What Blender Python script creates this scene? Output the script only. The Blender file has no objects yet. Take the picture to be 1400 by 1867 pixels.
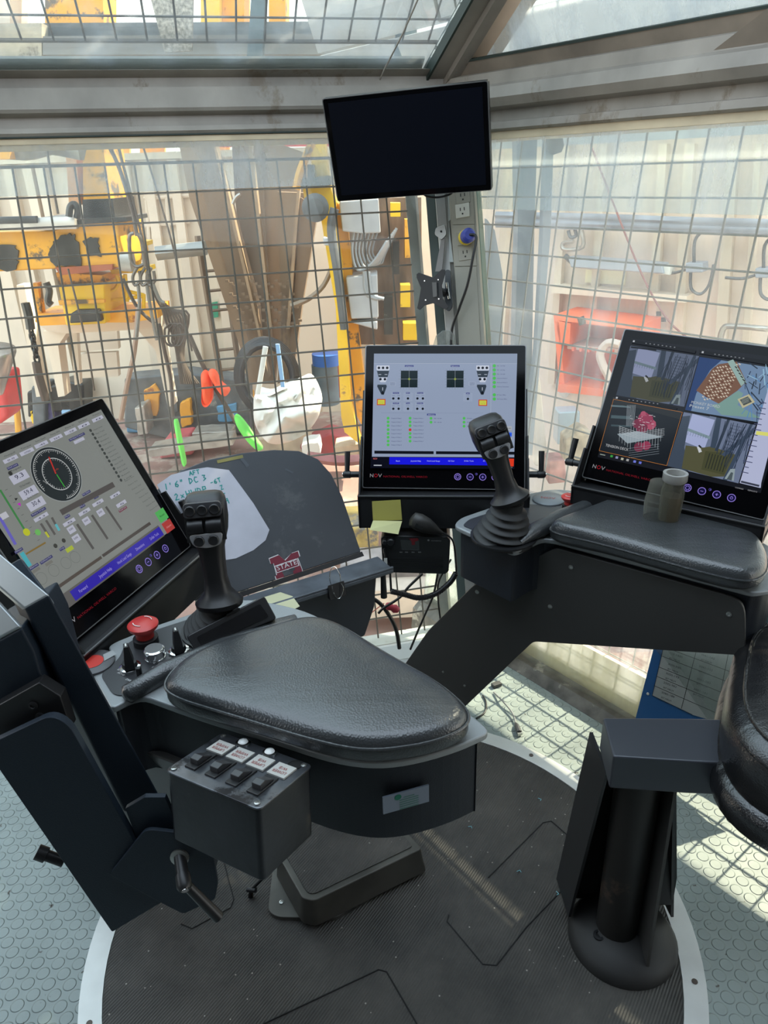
import bpy, bmesh, math, random
from mathutils import Vector as V, Matrix
from math import sin, cos, pi, radians, atan2, sqrt
random.seed(7)
SC = bpy.context.scene
COL = SC.collection

# ---------------------------------------------------------------- camera
FPX, CX, CY, CAMH = 1350.0, 700.0, 933.5, 1.5
_p, _r = radians(24.7), radians(1.9)
_F = V((0, cos(_p), -sin(_p))); _R0 = V((1, 0, 0)); _U0 = _R0.cross(_F)
CR = _R0*cos(_r) - _U0*sin(_r); CU = _U0*cos(_r) + _R0*sin(_r); CF = _F
EYE = V((0, 0, CAMH))
cam_d = bpy.data.cameras.new('camera'); cam = bpy.data.objects.new('camera', cam_d); COL.objects.link(cam)
cam_d.sensor_fit = 'VERTICAL'; cam_d.sensor_height = 36.0; cam_d.lens = FPX/1867*36.0
cam_d.clip_start = 0.02; cam_d.clip_end = 200
cam.matrix_world = Matrix(((CR.x, CU.x, -CF.x, EYE.x), (CR.y, CU.y, -CF.y, EYE.y), (CR.z, CU.z, -CF.z, EYE.z), (0, 0, 0, 1)))
SC.camera = cam
# ---------------------------------------------------------------- light
vs = SC.view_settings
vs.view_transform = 'Standard'; vs.look = 'None'; vs.gamma = 1.0; vs.use_curve_mapping = False
vs.exposure = 0.0
WORLD_STRENGTH = 3.9
w = bpy.data.worlds.new('world'); SC.world = w; w.use_nodes = True
nt = w.node_tree; bg = nt.nodes['Background']
tc = nt.nodes.new('ShaderNodeTexCoord'); sx = nt.nodes.new('ShaderNodeSeparateXYZ'); rp = nt.nodes.new('ShaderNodeValToRGB')
nt.links.new(tc.outputs['Generated'], sx.inputs[0]); nt.links.new(sx.outputs['Z'], rp.inputs[0]); nt.links.new(rp.outputs[0], bg.inputs[0])
rp.color_ramp.elements[0].position = 0.0; rp.color_ramp.elements[0].color = (0.66, 0.62, 0.55, 1)
rp.color_ramp.elements[1].position = 0.6; rp.color_ramp.elements[1].color = (0.72, 0.86, 1.0, 1)
bg.inputs[1].default_value = WORLD_STRENGTH
sl = bpy.data.lights.new('sun', 'SUN'); sl.energy = 16.0; sl.angle = radians(0.6); sl.color = (1.0, 0.86, 0.66)
so = bpy.data.objects.new('sun', sl); COL.objects.link(so)
SUN_DIR = V((0.60, 0.463, 0.652)).normalized()       # towards the sun
so.rotation_euler = SUN_DIR.to_track_quat('Z', 'Y').to_euler()

# ---------------------------------------------------------------- pixel to place
def ray(x, y): return CR*((x-CX)/FPX) - CU*((y-CY)/FPX) + CF
def pz(x, y, z): d = ray(x, y); return EYE + d*((z-CAMH)/d.z)
def pyy(x, y, Y): d = ray(x, y); return EYE + d*(Y/d.y)
def pp(x, y, P, n): d = ray(x, y); return EYE + d*((P-EYE).dot(n)/d.dot(n))

# ---------------------------------------------------------------- materials
MATS = {}
def pm(name, col, rough=0.5, metal=0.0, var=0.0, vscale=8.0, bump=0.0, bscale=60.0, stain=None, samt=0.0, sscale=3.0, spec=0.5, emit=None, es=0.0, coat=0.0, squash=None):
    if name in MATS: return MATS[name]
    m = bpy.data.materials.new(name); m.use_nodes = True; t = m.node_tree; b = t.nodes['Principled BSDF']
    b.inputs['Base Color'].default_value = (*col, 1); b.inputs['Roughness'].default_value = rough; b.inputs['Metallic'].default_value = metal
    b.inputs['Specular IOR Level'].default_value = spec; b.inputs['Coat Weight'].default_value = coat
    if emit: b.inputs['Emission Color'].default_value = (*emit, 1); b.inputs['Emission Strength'].default_value = es
    g = t.nodes.new('ShaderNodeNewGeometry'); src = g.outputs['Position']
    if squash:
        mp = t.nodes.new('ShaderNodeMapping'); mp.inputs['Scale'].default_value = squash
        t.links.new(src, mp.inputs[0]); src = mp.outputs[0]
    last = None
    if var > 0:
        n = t.nodes.new('ShaderNodeTexNoise'); n.inputs['Scale'].default_value = vscale; n.inputs['Detail'].default_value = 6
        t.links.new(src, n.inputs['Vector'])
        r = t.nodes.new('ShaderNodeValToRGB'); e = r.color_ramp.elements
        e[0].position = 0.3; e[1].position = 0.7
        e[0].color = (*[c*(1-var) for c in col], 1); e[1].color = (*[min(1, c*(1+var)) for c in col], 1)
        t.links.new(n.outputs['Fac'], r.inputs[0]); last = r.outputs[0]
    if stain:
        n = t.nodes.new('ShaderNodeTexNoise'); n.inputs['Scale'].default_value = sscale; n.inputs['Detail'].default_value = 8; n.inputs['Roughness'].default_value = 0.7
        t.links.new(src, n.inputs['Vector'])
        r = t.nodes.new('ShaderNodeValToRGB'); e = r.color_ramp.elements
        e[0].position = 1-samt-0.04 if samt > .5 else 0.72-samt*0.5; e[1].position = e[0].position+0.06
        e[0].color = (0, 0, 0, 1); e[1].color = (1, 1, 1, 1)
        t.links.new(n.outputs['Fac'], r.inputs[0])
        mx = t.nodes.new('ShaderNodeMix'); mx.data_type = 'RGBA'
        t.links.new(r.outputs[0], mx.inputs['Factor'])
        if last: t.links.new(last, mx.inputs['A'])
        else: mx.inputs['A'].default_value = (*col, 1)
        mx.inputs['B'].default_value = (*stain, 1); last = mx.outputs['Result']
    if last: t.links.new(last, b.inputs['Base Color'])
    if bump > 0:
        n = t.nodes.new('ShaderNodeTexNoise'); n.inputs['Scale'].default_value = bscale; n.inputs['Detail'].default_value = 4
        t.links.new(g.outputs['Position'], n.inputs['Vector'])
        bp = t.nodes.new('ShaderNodeBump'); bp.inputs['Strength'].default_value = bump; bp.inputs['Distance'].default_value = 0.002
        t.links.new(n.outputs['Fac'], bp.inputs['Height']); t.links.new(bp.outputs[0], b.inputs['Normal'])
    MATS[name] = m; return m

def attr_mat(name, rough, emission=0.0, gloss=0.5):
    m = bpy.data.materials.new(name); m.use_nodes = True; t = m.node_tree; b = t.nodes['Principled BSDF']
    a = t.nodes.new('ShaderNodeAttribute'); a.attribute_name = 'Col'
    b.inputs['Roughness'].default_value = rough; b.inputs['Specular IOR Level'].default_value = gloss
    if emission > 0:
        b.inputs['Base Color'].default_value = (0.004, 0.004, 0.005, 1)
        t.links.new(a.outputs['Color'], b.inputs['Emission Color']); b.inputs['Emission Strength'].default_value = emission
    else: t.links.new(a.outputs['Color'], b.inputs['Base Color'])
    return m

def glass_mat(name, dust, dustcol, streak=True, tint=(0.93, 0.97, 0.95), lo=0.45, hi=0.75, scale=(3, 3, 0.7)):
    m = bpy.data.materials.new(name); m.use_nodes = True; t = m.node_tree
    for n in list(t.nodes):
        if n.type != 'OUTPUT_MATERIAL': t.nodes.remove(n)
    out = [n for n in t.nodes if n.type == 'OUTPUT_MATERIAL'][0]
    tr = t.nodes.new('ShaderNodeBsdfTransparent'); tr.inputs[0].default_value = (*tint, 1)
    gl = t.nodes.new('ShaderNodeBsdfGlossy'); gl.inputs['Roughness'].default_value = 0.03
    df = t.nodes.new('ShaderNodeBsdfDiffuse'); df.inputs[0].default_value = (*dustcol, 1)
    tl = t.nodes.new('ShaderNodeBsdfTranslucent'); tl.inputs[0].default_value = (*dustcol, 1)
    md = t.nodes.new('ShaderNodeMixShader'); md.inputs[0].default_value = 0.6
    t.links.new(df.outputs[0], md.inputs[1]); t.links.new(tl.outputs[0], md.inputs[2])
    lw = t.nodes.new('ShaderNodeLayerWeight'); lw.inputs[0].default_value = 0.25
    sc = t.nodes.new('ShaderNodeMath'); sc.operation = 'MULTIPLY'; sc.inputs[1].default_value = 0.5
    t.links.new(lw.outputs['Fresnel'], sc.inputs[0])
    m1 = t.nodes.new('ShaderNodeMixShader'); t.links.new(sc.outputs[0], m1.inputs[0]); t.links.new(tr.outputs[0], m1.inputs[1]); t.links.new(gl.outputs[0], m1.inputs[2])
    g = t.nodes.new('ShaderNodeNewGeometry'); mp = t.nodes.new('ShaderNodeMapping'); mp.inputs['Scale'].default_value = scale
    t.links.new(g.outputs['Position'], mp.inputs[0])
    n = t.nodes.new('ShaderNodeTexNoise'); n.inputs['Scale'].default_value = 3.0; n.inputs['Detail'].default_value = 7; n.inputs['Roughness'].default_value = 0.65
    t.links.new(mp.outputs[0], n.inputs['Vector'])
    r = t.nodes.new('ShaderNodeMapRange'); r.inputs['From Min'].default_value = lo; r.inputs['From Max'].default_value = hi
    r.inputs['To Min'].default_value = dust*0.55; r.inputs['To Max'].default_value = min(0.9, dust*2.2)
    t.links.new(n.outputs['Fac'], r.inputs['Value'])
    m2 = t.nodes.new('ShaderNodeMixShader'); t.links.new(r.outputs[0], m2.inputs[0]); t.links.new(m1.outputs[0], m2.inputs[1]); t.links.new(md.outputs[0], m2.inputs[2])
    t.links.new(m2.outputs[0], out.inputs[0])
    return m

# ---------------------------------------------------------------- mesh building
TXT = {}
def text_mesh(s):
    if s in TXT: return TXT[s]
    c = bpy.data.curves.new('t', 'FONT'); c.body = s; c.size = 1.0; c.resolution_u = 2
    o = bpy.data.objects.new('t', c); me = o.to_mesh()
    vs_ = [v.co.copy() for v in me.vertices]; fs = [tuple(p.vertices) for p in me.polygons]
    wd = max([v.x for v in vs_], default=1)
    o.to_mesh_clear(); bpy.data.objects.remove(o); bpy.data.curves.remove(c)
    TXT[s] = (vs_, fs, wd); return TXT[s]

class MB:
    def __init__(s): s.v = []; s.f = []; s.c = []
    def add(s, vs_, fs, col=None):
        b = len(s.v); s.v += [V(q) for q in vs_]; s.f += [tuple(i+b for i in f) for f in fs]; s.c += [col]*len(fs); return s
    def poly(s, pts, col=None): return s.add(pts, [tuple(range(len(pts)))], col)
    def prism(s, pts, vec, col=None):
        n = len(pts); vec = V(vec)
        return s.add(list(pts)+[V(q)+vec for q in pts], [tuple(range(n)), tuple(range(2*n-1, n-1, -1))]+[(i, i+n, (i+1) % n+n, (i+1) % n) for i in range(n)], col)
    def box(s, c, a, b, d, col=None):          # half vectors
        c = V(c); a = V(a); b = V(b); d = V(d)
        return s.prism([c-a-b-d, c+a-b-d, c+a+b-d, c-a+b-d], d*2, col)
    def bx(s, lo, hi, col=None):
        lo = V(lo); hi = V(hi); c = (lo+hi)/2; h = (hi-lo)/2
        return s.box(c, (h.x, 0, 0), (0, h.y, 0), (0, 0, h.z), col)
    def loft(s, rings, col=None, cap=(True, True), closed=False):
        n = len(rings[0]); vs_ = [q for r in rings for q in r]; fs = []
        k = len(rings)
        for i in range(k if closed else k-1):
            i2 = (i+1) % k
            for j in range(n): fs.append((i*n+j, i*n+(j+1) % n, i2*n+(j+1) % n, i2*n+j))
        if cap[0] and not closed: fs.append(tuple(range(n-1, -1, -1)))
        if cap[1] and not closed: fs.append(tuple(range((k-1)*n, k*n)))
        return s.add(vs_, fs, col)
    def tube(s, path, r, n=8, col=None):
        path = [V(q) for q in path]; rings = []; up = None
        for i, q in enumerate(path):
            t = (path[min(i+1, len(path)-1)]-path[max(i-1, 0)]).normalized()
            if up is None: up = V((0, 0, 1)) if abs(t.z) < .9 else V((1, 0, 0))
            a = t.cross(up)
            if a.length < 1e-5: a = t.orthogonal()
            a.normalize(); b = a.cross(t).normalized(); up = b
            rr = r[i] if isinstance(r, (list, tuple)) else r
            rings.append([q+a*(rr*cos(2*pi*k/n))+b*(rr*sin(2*pi*k/n)) for k in range(n)])
        return s.loft(rings, col)
    def lathe(s, prof, o, axis=(0, 0, 1), n=20, col=None, sx=1.0, xdir=None):
        o = V(o); ax = V(axis).normalized(); a = V(xdir).normalized() if xdir else ax.orthogonal().normalized(); b = ax.cross(a)
        return s.loft([[o+ax*z+a*(r*sx*cos(2*pi*k/n))+b*(r*sin(2*pi*k/n)) for k in range(n)] for r, z in prof], col)
    def text(s, st, o, u, v, h, col, width=None, center=False):
        vs_, fs, wd = text_mesh(st)
        if not vs_: return s
        u = V(u).normalized(); v = V(v).normalized(); k = h/0.7; kx = (width/wd) if width else k
        off = wd*kx/2 if center else 0
        return s.add([V(o)+u*(q.x*kx-off)+v*(q.y*k) for q in vs_], fs, col)
    def build(s, name, mat, parent=None, smooth=0, bevel=0, seg=2, sub=0, recalc=True):
        org = V((0, 0, 0)); q = parent
        while q is not None: org += q.location; q = q.parent
        if parent is None and s.v:
            lo = V([min(p[i] for p in s.v) for i in range(3)]); hi = V([max(p[i] for p in s.v) for i in range(3)])
            base = V(((lo.x+hi.x)/2, (lo.y+hi.y)/2, lo.z))
        else: base = org
        me = bpy.data.meshes.new(name); me.from_pydata([p-base for p in s.v], [], s.f)
        if any(c is not None for c in s.c):
            at = me.color_attributes.new('Col', 'FLOAT_COLOR', 'CORNER')
            for p, c in zip(me.polygons, s.c):
                cc = c or (0, 0, 0)
                for li in p.loop_indices: at.data[li].color = (*cc, 1)
        if recalc:
            b = bmesh.new(); b.from_mesh(me); bmesh.ops.recalc_face_normals(b, faces=b.faces); b.to_mesh(me); b.free()
        if smooth:
            me.shade_smooth(); me.set_sharp_from_angle(angle=radians(smooth))
        o = bpy.data.objects.new(name, me); COL.objects.link(o); me.materials.append(mat)
        if parent is None: o.location = base
        else: o.parent = parent
        if bevel:
            m = o.modifiers.new('b', 'BEVEL'); m.width = bevel; m.segments = seg; m.limit_method = 'ANGLE'; m.angle_limit = radians(35)
            me.shade_smooth(); me.set_sharp_from_angle(angle=radians(50)); m.harden_normals = True
        if sub:
            m = o.modifiers.new('s', 'SUBSURF'); m.levels = sub; m.render_levels = sub; me.shade_smooth()
        return o
def tag(o, label, cat, group=None, kind=None):
    o['label'] = label; o['category'] = cat
    if group: o['group'] = group
    if kind: o['kind'] = kind
    return o
def thing(name, label, cat, loc, group=None):
    o = bpy.data.objects.new(name, None); COL.objects.link(o); o.location = V(loc); o.empty_display_size = 0.05
    return tag(o, label, cat, group)
def struct(o): o['kind'] = 'structure'; return o
def rnd(pts, r, k=4):
    out = []; n = len(pts)
    rs = r if isinstance(r, (list, tuple)) else [r]*n
    for i in range(n):
        p0, p, p1 = V(pts[i-1]), V(pts[i]), V(pts[(i+1) % n])
        a = p0-p; b = p1-p; la = min(rs[i], a.length*.48); lb = min(rs[i], b.length*.48)
        if rs[i] <= 0: out.append(p); continue
        A = p+a.normalized()*la; B = p+b.normalized()*lb
        for j in range(k+1):
            t = j/k; out.append(A*(1-t)**2+p*2*t*(1-t)+B*t*t)
    return out
def inset(pts, d):          # horizontal polygon, moved inwards by d
    n = len(pts); ar = sum(pts[i].x*pts[(i+1) % n].y-pts[(i+1) % n].x*pts[i].y for i in range(n)); sg = 1 if ar > 0 else -1
    out = []
    for i in range(n):
        e1 = (pts[i]-pts[i-1]); e2 = (pts[(i+1) % n]-pts[i])
        n1 = V((-e1.y, e1.x, 0)).normalized()*sg; n2 = V((-e2.y, e2.x, 0)).normalized()*sg
        m = n1+n2
        if m.length < 1e-4: m = n1
        m.normalize(); out.append(pts[i]+m*(d/max(0.5, m.dot(n1))))
    return out
def cushion(outline, zt, th, r, steps=4, dome=0.006):
    c_ = sum(outline, V((0, 0, 0)))/len(outline)
    def inset(pts, d): return [q+(V((c_.x, c_.y, q.z))-q).normalized()*d for q in pts]
    zb = zt-th; rings = []
    for k in range(steps+1):
        a = pi/2*k/steps; rings.append([V((q.x, q.y, zb+r*.6*(1-cos(a)) if False else zb+r*.5*(k/steps))) for q in inset(outline, r*.5*(1-sin(a)))])
    for k in range(steps+1):
        a = pi/2*k/steps; rings.append([V((q.x, q.y, zt-r+r*sin(a)-dome)) for q in inset(outline, r*(1-cos(a)))])
    c = sum(outline, V((0, 0, 0)))/len(outline)
    for s_, dz in ((.9, .25), (.75, .5), (.6, .7), (.45, .83), (.3, .93), (.15, .98), (.03, 1)):
        rings.append([V((c.x+(q.x-c.x)*s_, c.y+(q.y-c.y)*s_, zt-dome+dome*dz)) for q in inset(outline, r)])
    return rings
def catmull(pts, k=6):
    pts = [V(q) for q in pts]; out = []
    for i in range(len(pts)-1):
        p0 = pts[max(i-1, 0)]; p1 = pts[i]; p2 = pts[i+1]; p3 = pts[min(i+2, len(pts)-1)]
        for j in range(k):
            t = j/k; out.append(0.5*((2*p1)+(p2-p0)*t+(2*p0-5*p1+4*p2-p3)*t*t+(3*p1-p0-3*p2+p3)*t**3))
    out.append(pts[-1]); return out
# ================================================================ room shell
hL = V((-.973, -.229, 0)).normalized(); uL = V((-.048, .264, .963)); uL = (uL-hL*uL.dot(hL)).normalized(); oL = uL.cross(hL).normalized()
if oL.y < 0: oL = -oL
hR = V((.614, -.79, 0)).normalized(); uR = V((.078, .09, .993)); uR = (uR-hR*uR.dot(hR)).normalized(); oR = uR.cross(hR).normalized()
if oR.x < 0: oR = -oR
CC = V((.258, 2.55, 1.5)); c3 = V((-.06, .261, .963)).normalized()
def LP(h, u, o=0): return CC+hL*h+uL*u+oL*o
def RP(h, u, o=0): return CC+hR*h+uR*u+oR*o
Q = LP(0, .28); nLh = V((-.229, .973, 0)).normalized()
uRL = (-nLh*sin(radians(57))+V((0, 0, 1))*cos(radians(57))).normalized()
nRL = (-hL).cross(uRL).normalized()
rib = ray(820, 150).cross(ray(910, 0)).cross(nRL).normalized()
if rib.z < 0: rib = -rib
nRR = hR.cross(rib).normalized(); Qr = RP(0, .27)
uRR = nRR.cross(hR).normalized()
if uRR.z < 0: uRR = -uRR
if nRR.z < 0: nRR = -nRR
if nRL.z < 0: nRL = -nRL

M_frame = pm('frame_paint', (.27, .245, .215), .5, .2, var=.22, vscale=7, stain=(.19, .155, .12), samt=.25, sscale=5, bump=.25, bscale=30, squash=(1, 1, .6))
M_seal = pm('rubber_seal', (.02, .035, .03), .6)
M_ivory = pm('frame_edge_paint', (.55, .45, .3), .5, 0, var=.2)
M_ceil = pm('ceiling_dark', (.06, .06, .06), .6)
M_white = pm('white_paint', (.62, .62, .58), .5, 0, var=.08, stain=(.3, .25, .18), samt=.2)
M_glassL = glass_mat('dirty_window_glass', .04, (.86, .84, .78))
M_glassR = glass_mat('hazy_window_glass', .13, (.80, .84, .88))
M_roofR = glass_mat('roof_glass_right', .42, (.72, .80, .86))
M_roofL = glass_mat('roof_glass_left', .07, (.74, .80, .86))
M_reflband = glass_mat('reflection_band', .22, (.74, .80, .88), lo=.3, hi=.9)  # bluish haze colour imitating a reflection across the upper glass

# studded rubber floor
def floor_material():
    m = bpy.data.materials.new('studded_rubber'); m.use_nodes = True; t = m.node_tree; b = t.nodes['Principled BSDF']; L = t.links
    g = t.nodes.new('ShaderNodeNewGeometry'); mp = t.nodes.new('ShaderNodeMapping'); mp.inputs['Rotation'].default_value = (0, 0, radians(48)); mp.inputs['Scale'].default_value = (32, 32, 32)
    L.new(g.outputs['Position'], mp.inputs[0])
    v = t.nodes.new('ShaderNodeTexVoronoi'); v.voronoi_dimensions = '2D'; v.inputs['Scale'].default_value = 1; v.inputs['Randomness'].default_value = 0
    L.new(mp.outputs[0], v.inputs['Vector'])
    r = t.nodes.new('ShaderNodeMapRange'); r.inputs['From Min'].default_value = .44; r.inputs['From Max'].default_value = .38; L.new(v.outputs['Distance'], r.inputs['Value'])
    bp = t.nodes.new('ShaderNodeBump'); bp.inputs['Distance'].default_value = .003; bp.inputs['Strength'].default_value = .9
    L.new(r.outputs[0], bp.inputs['Height']); L.new(bp.outputs[0], b.inputs['Normal'])
    n = t.nodes.new('ShaderNodeTexNoise'); n.inputs['Scale'].default_value = 3; n.inputs['Detail'].default_value = 8; L.new(g.outputs['Position'], n.inputs['Vector'])
    c = t.nodes.new('ShaderNodeValToRGB'); c.color_ramp.elements[0].position = .3; c.color_ramp.elements[0].color = (.20, .235, .225, 1); c.color_ramp.elements[1].position = .7; c.color_ramp.elements[1].color = (.30, .345, .33, 1)
    L.new(n.outputs['Fac'], c.inputs[0])
    n2 = t.nodes.new('ShaderNodeTexNoise'); n2.inputs['Scale'].default_value = 45; n2.inputs['Detail'].default_value = 3; L.new(g.outputs['Position'], n2.inputs['Vector'])
    r2 = t.nodes.new('ShaderNodeMapRange'); r2.inputs['From Min'].default_value = .68; r2.inputs['From Max'].default_value = .72; L.new(n2.outputs['Fac'], r2.inputs['Value'])
    mx = t.nodes.new('ShaderNodeMix'); mx.data_type = 'RGBA'; L.new(r2.outputs[0], mx.inputs['Factor']); L.new(c.outputs[0], mx.inputs['A']); mx.inputs['B'].default_value = (.06, .05, .04, 1)
    L.new(mx.outputs['Result'], b.inputs['Base Color']); b.inputs['Roughness'].default_value = .42
    return m
fc = V((.36, 2.12, 0))
fl = [fc, fc+hR*3.2, V((2.3, -1.6, 0)), V((-2.4, -1.6, 0)), fc+hL*2.9]
m = MB(); m.prism(fl, (0, 0, -.06)); struct(m.build('floor', floor_material()))

RC = V((-.015, 1.11, 0))
def ringpts(r, z, n=96, a0=0, a1=2*pi): return [RC+V((r*cos(a0+(a1-a0)*i/n), r*sin(a0+(a1-a0)*i/n), z)) for i in range(n)]
m = MB(); m.loft([ringpts(.605, 0), ringpts(.605, .005), ringpts(.65, .005), ringpts(.65, 0)], cap=(False, False))
M_ring = pm('aluminium_trim', (.62, .62, .60), .38, .25, var=.07, vscale=12)
ring = struct(m.build('trim_1', M_ring, smooth=40))
m = MB()
for a in (8, 31, 50, 72, 95, 150, 178, 199, 222, 320, 345): m.lathe([(.006, .005), (.006, .0062), (.002, .0062)], RC+V((.628*cos(radians(a)), .628*sin(radians(a)), 0)), n=10)
struct(m.build('trim_1_screws', pm('brown_screw', (.09, .07, .06), .5, .6)))
def mat_material():
    m = bpy.data.materials.new('ribbed_mat'); m.use_nodes = True; t = m.node_tree; b = t.nodes['Principled BSDF']; L = t.links
    g = t.nodes.new('ShaderNodeNewGeometry')
    mp = t.nodes.new('ShaderNodeMapping'); mp.inputs['Rotation'].default_value = (0, 0, radians(35)); L.new(g.outputs['Position'], mp.inputs[0])
    wv = t.nodes.new('ShaderNodeTexWave'); wv.inputs['Scale'].default_value = 55; L.new(mp.outputs[0], wv.inputs['Vector'])
    bp = t.nodes.new('ShaderNodeBump'); bp.inputs['Strength'].default_value = .5; bp.inputs['Distance'].default_value = .002; L.new(wv.outputs['Fac'], bp.inputs['Height']); L.new(bp.outputs[0], b.inputs['Normal'])
    n = t.nodes.new('ShaderNodeTexNoise'); n.inputs['Scale'].default_value = 4; n.inputs['Detail'].default_value = 9; n.inputs['Roughness'].default_value = .7; L.new(g.outputs['Position'], n.inputs['Vector'])
    c = t.nodes.new('ShaderNodeValToRGB'); c.color_ramp.elements[0].position = .35; c.color_ramp.elements[0].color = (.020, .0185, .016, 1); c.color_ramp.elements[1].position = .7; c.color_ramp.elements[1].color = (.070, .063, .054, 1); L.new(n.outputs['Fac'], c.inputs[0])
    v = t.nodes.new('ShaderNodeTexVoronoi'); v.inputs['Scale'].default_value = 38; L.new(g.outputs['Position'], v.inputs['Vector'])
    r = t.nodes.new('ShaderNodeMapRange'); r.inputs['From Min'].default_value = .075; r.inputs['From Max'].default_value = .055; L.new(v.outputs['Distance'], r.inputs['Value'])
    mx = t.nodes.new('ShaderNodeMix'); mx.data_type = 'RGBA'; L.new(r.outputs[0], mx.inputs['Factor']); L.new(c.outputs[0], mx.inputs['A']); mx.inputs['B'].default_value = (.3, .28, .24, 1)
    L.new(mx.outputs['Result'], b.inputs['Base Color']); b.inputs['Roughness'].default_value = .6
    return m
t = thing('floor_mat', 'round black ribbed rubber floor mat inside the pale metal ring', 'mat', RC)
m = MB(); m.loft([ringpts(.604, 0), ringpts(.604, .004)]); m.build('mat_sheet', mat_material(), t)
m = MB()
for pl in ([(330, 1685), (350, 1693), (420, 1655), (426, 1640), (405, 1560), (392, 1555)], [(480, 1867), (690, 1768), (705, 1772), (760, 1867)],
           [(905, 1760), (880, 1758), (815, 1680), (818, 1668)], [(905, 1760), (960, 1690), (1035, 1612)], [(890, 1600), (990, 1500), (1005, 1497), (1060, 1545)],):
    m.tube([pz(x, y, .0045) for x, y in pl], .0016, 5)
m.build('seam', pm('mat_seam', (.006, .006, .006), .8), t)
m = MB()
for x, y, c in ((985, 1460, 0), (1015, 1632, 0), (950, 1590, 0), (735, 1600, 0), (860, 1510, 0)):
    p = pz(x, y, .006); a = random.random()*3; m.tube([p, p+V((cos(a), sin(a), 0))*.006, p+V((cos(a+1), sin(a+1), 0))*.01], .001, 5)
tag(m.build('paper_scraps', pm('scrap_blue', (.2, .45, .5), .7)), 'tiny pale blue scraps scattered on the black floor mat', 'litter', kind='stuff')

# left wall frame beam, right wall frame beam: extruded profiles
def extr(P, prof, h0, h1, name, mat, seg=1):
    m = MB(); m.loft([[P(h0, u, -o) for o, u in prof], [P(h1, u, -o) for o, u in prof]]); return struct(m.build(name, mat))
profL = [(-.06, .115), (.01, .115), (.02, .122), (.02, .135), (.006, .140), (.006, .166), (.03, .170), (.034, .178), (.034, .232), (.018, .237), (.018, .262), (.05, .270), (-.02, .30), (-.1, .30)]
extr(LP, profL, -.06, 2.4, 'wall_left', M_frame)
profR = [(-.06, .095), (.01, .095), (.02, .10), (.02, .118), (.005, .122), (.005, .15), (.035, .155), (.05, .175), (.045, .205), (.03, .215), (.03, .245), (-.02, .265), (-.1, .27)]
extr(RP, profR, -.06, 2.4, 'wall_right', M_frame)
extr(LP, [(-.05, .098), (.006, .098), (.006, .116), (-.05, .116)], -.02, 2.4, 'trim_2', M_ivory)
extr(RP, [(-.05, .075), (.006, .075), (.006, .096), (-.05, .096)], -.02, 2.4, 'trim_3', M_ivory)
extr(LP, [(-.045, .113), (.012, .113), (.012, .119), (-.045, .119)], -.02, 2.4, 'trim_4', M_seal)
extr(LP, [(-.12, -1.7), (.05, -1.7), (.05, -1.54), (.02, -1.5), (-.12, -1.5)], -.02, 2.6, 'baseboard_left', M_white)
extr(RP, [(-.03, -1.6), (.05, -1.6), (.05, -1.515), (.02, -1.49), (-.03, -1.49)], .03, 2.6, 'baseboard_right', pm('sill_metal', (.12, .105, .09), .6, .3, var=.5, vscale=20, stain=(.4, .36, .3), samt=.3, sscale=9))
# glass
def pane(pts, n, mat, name):
    m = MB(); m.prism(pts, n*.006); return struct(m.build(name, mat))
pane([LP(.03, -1.5), LP(2.3, -1.5), LP(2.3, .115), LP(.03, .115)], oL, M_glassL, 'window_1')
pane([RP(.03, -1.5), RP(2.3, -1.5), RP(2.3, .095), RP(.03, .095)], oR, M_glassR, 'window_2')
pane([LP(.03, -.035, -.004), LP(2.3, -.035, -.004), LP(2.3, .115, -.004), LP(.03, .115, -.004)], -oL*.1, M_reflband, 'reflection_band_left')  # added thin pane: painted reflection along the top of the left window
pane([RP(.03, -.115, -.004), RP(2.3, -.115, -.004), RP(2.3, .09, -.004), RP(.03, .09, -.004)], -oR*.1, M_reflband, 'reflection_band_right')  # same painted reflection strip, added inside the right window
a = pp(772, 131, Q, nRL); k = 1.1/rib.dot(uRL)
gl = [a, a+hL*2.2, a+hL*2.2+uRL*1.1, a+rib*k]
pane(gl, nRL, M_roofL, 'window_3')
b = pp(884, 106, Qr, nRR); k2 = 1.2/rib.dot(uRR)
gr = [b, b+hR*2.2, b+hR*2.2+uRR*1.2, b+rib*k2]
pane(gr, nRR, M_roofR, 'window_4')
# roof rib: beam between the two roof panes
m = MB(); r0 = pp(815, 165, Q, nRL)
s0 = [pp(x, y, Q-nRL*.02, nRL) for x, y in ((768, 165), (782, 128), (800, 128), (805, 165))]
def ribbar(xa, xb, d0, d1, name, mat):
    A = pp(xa, 150, Q, nRL); B = pp(xb, 150, Q, nRL); m = MB()
    m.loft([[A-nRL*d0, B-nRL*d0, B-nRL*d1, A-nRL*d1], [q+rib*1.6 for q in (A-nRL*d0, B-nRL*d0, B-nRL*d1, A-nRL*d1)]]); return struct(m.build(name, mat))
ribbar(764, 793, -.01, .03, 'trim_5', M_frame); ribbar(793, 812, -.01, .05, 'trim_6', M_frame); ribbar(812, 862, -.01, .04, 'trim_7', pm('rib_paint', (.52, .44, .35), .5, .1, var=.2, vscale=6, stain=(.3, .22, .15), samt=.25)); ribbar(762, 766, -.012, .034, 'trim_8', M_seal)
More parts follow.
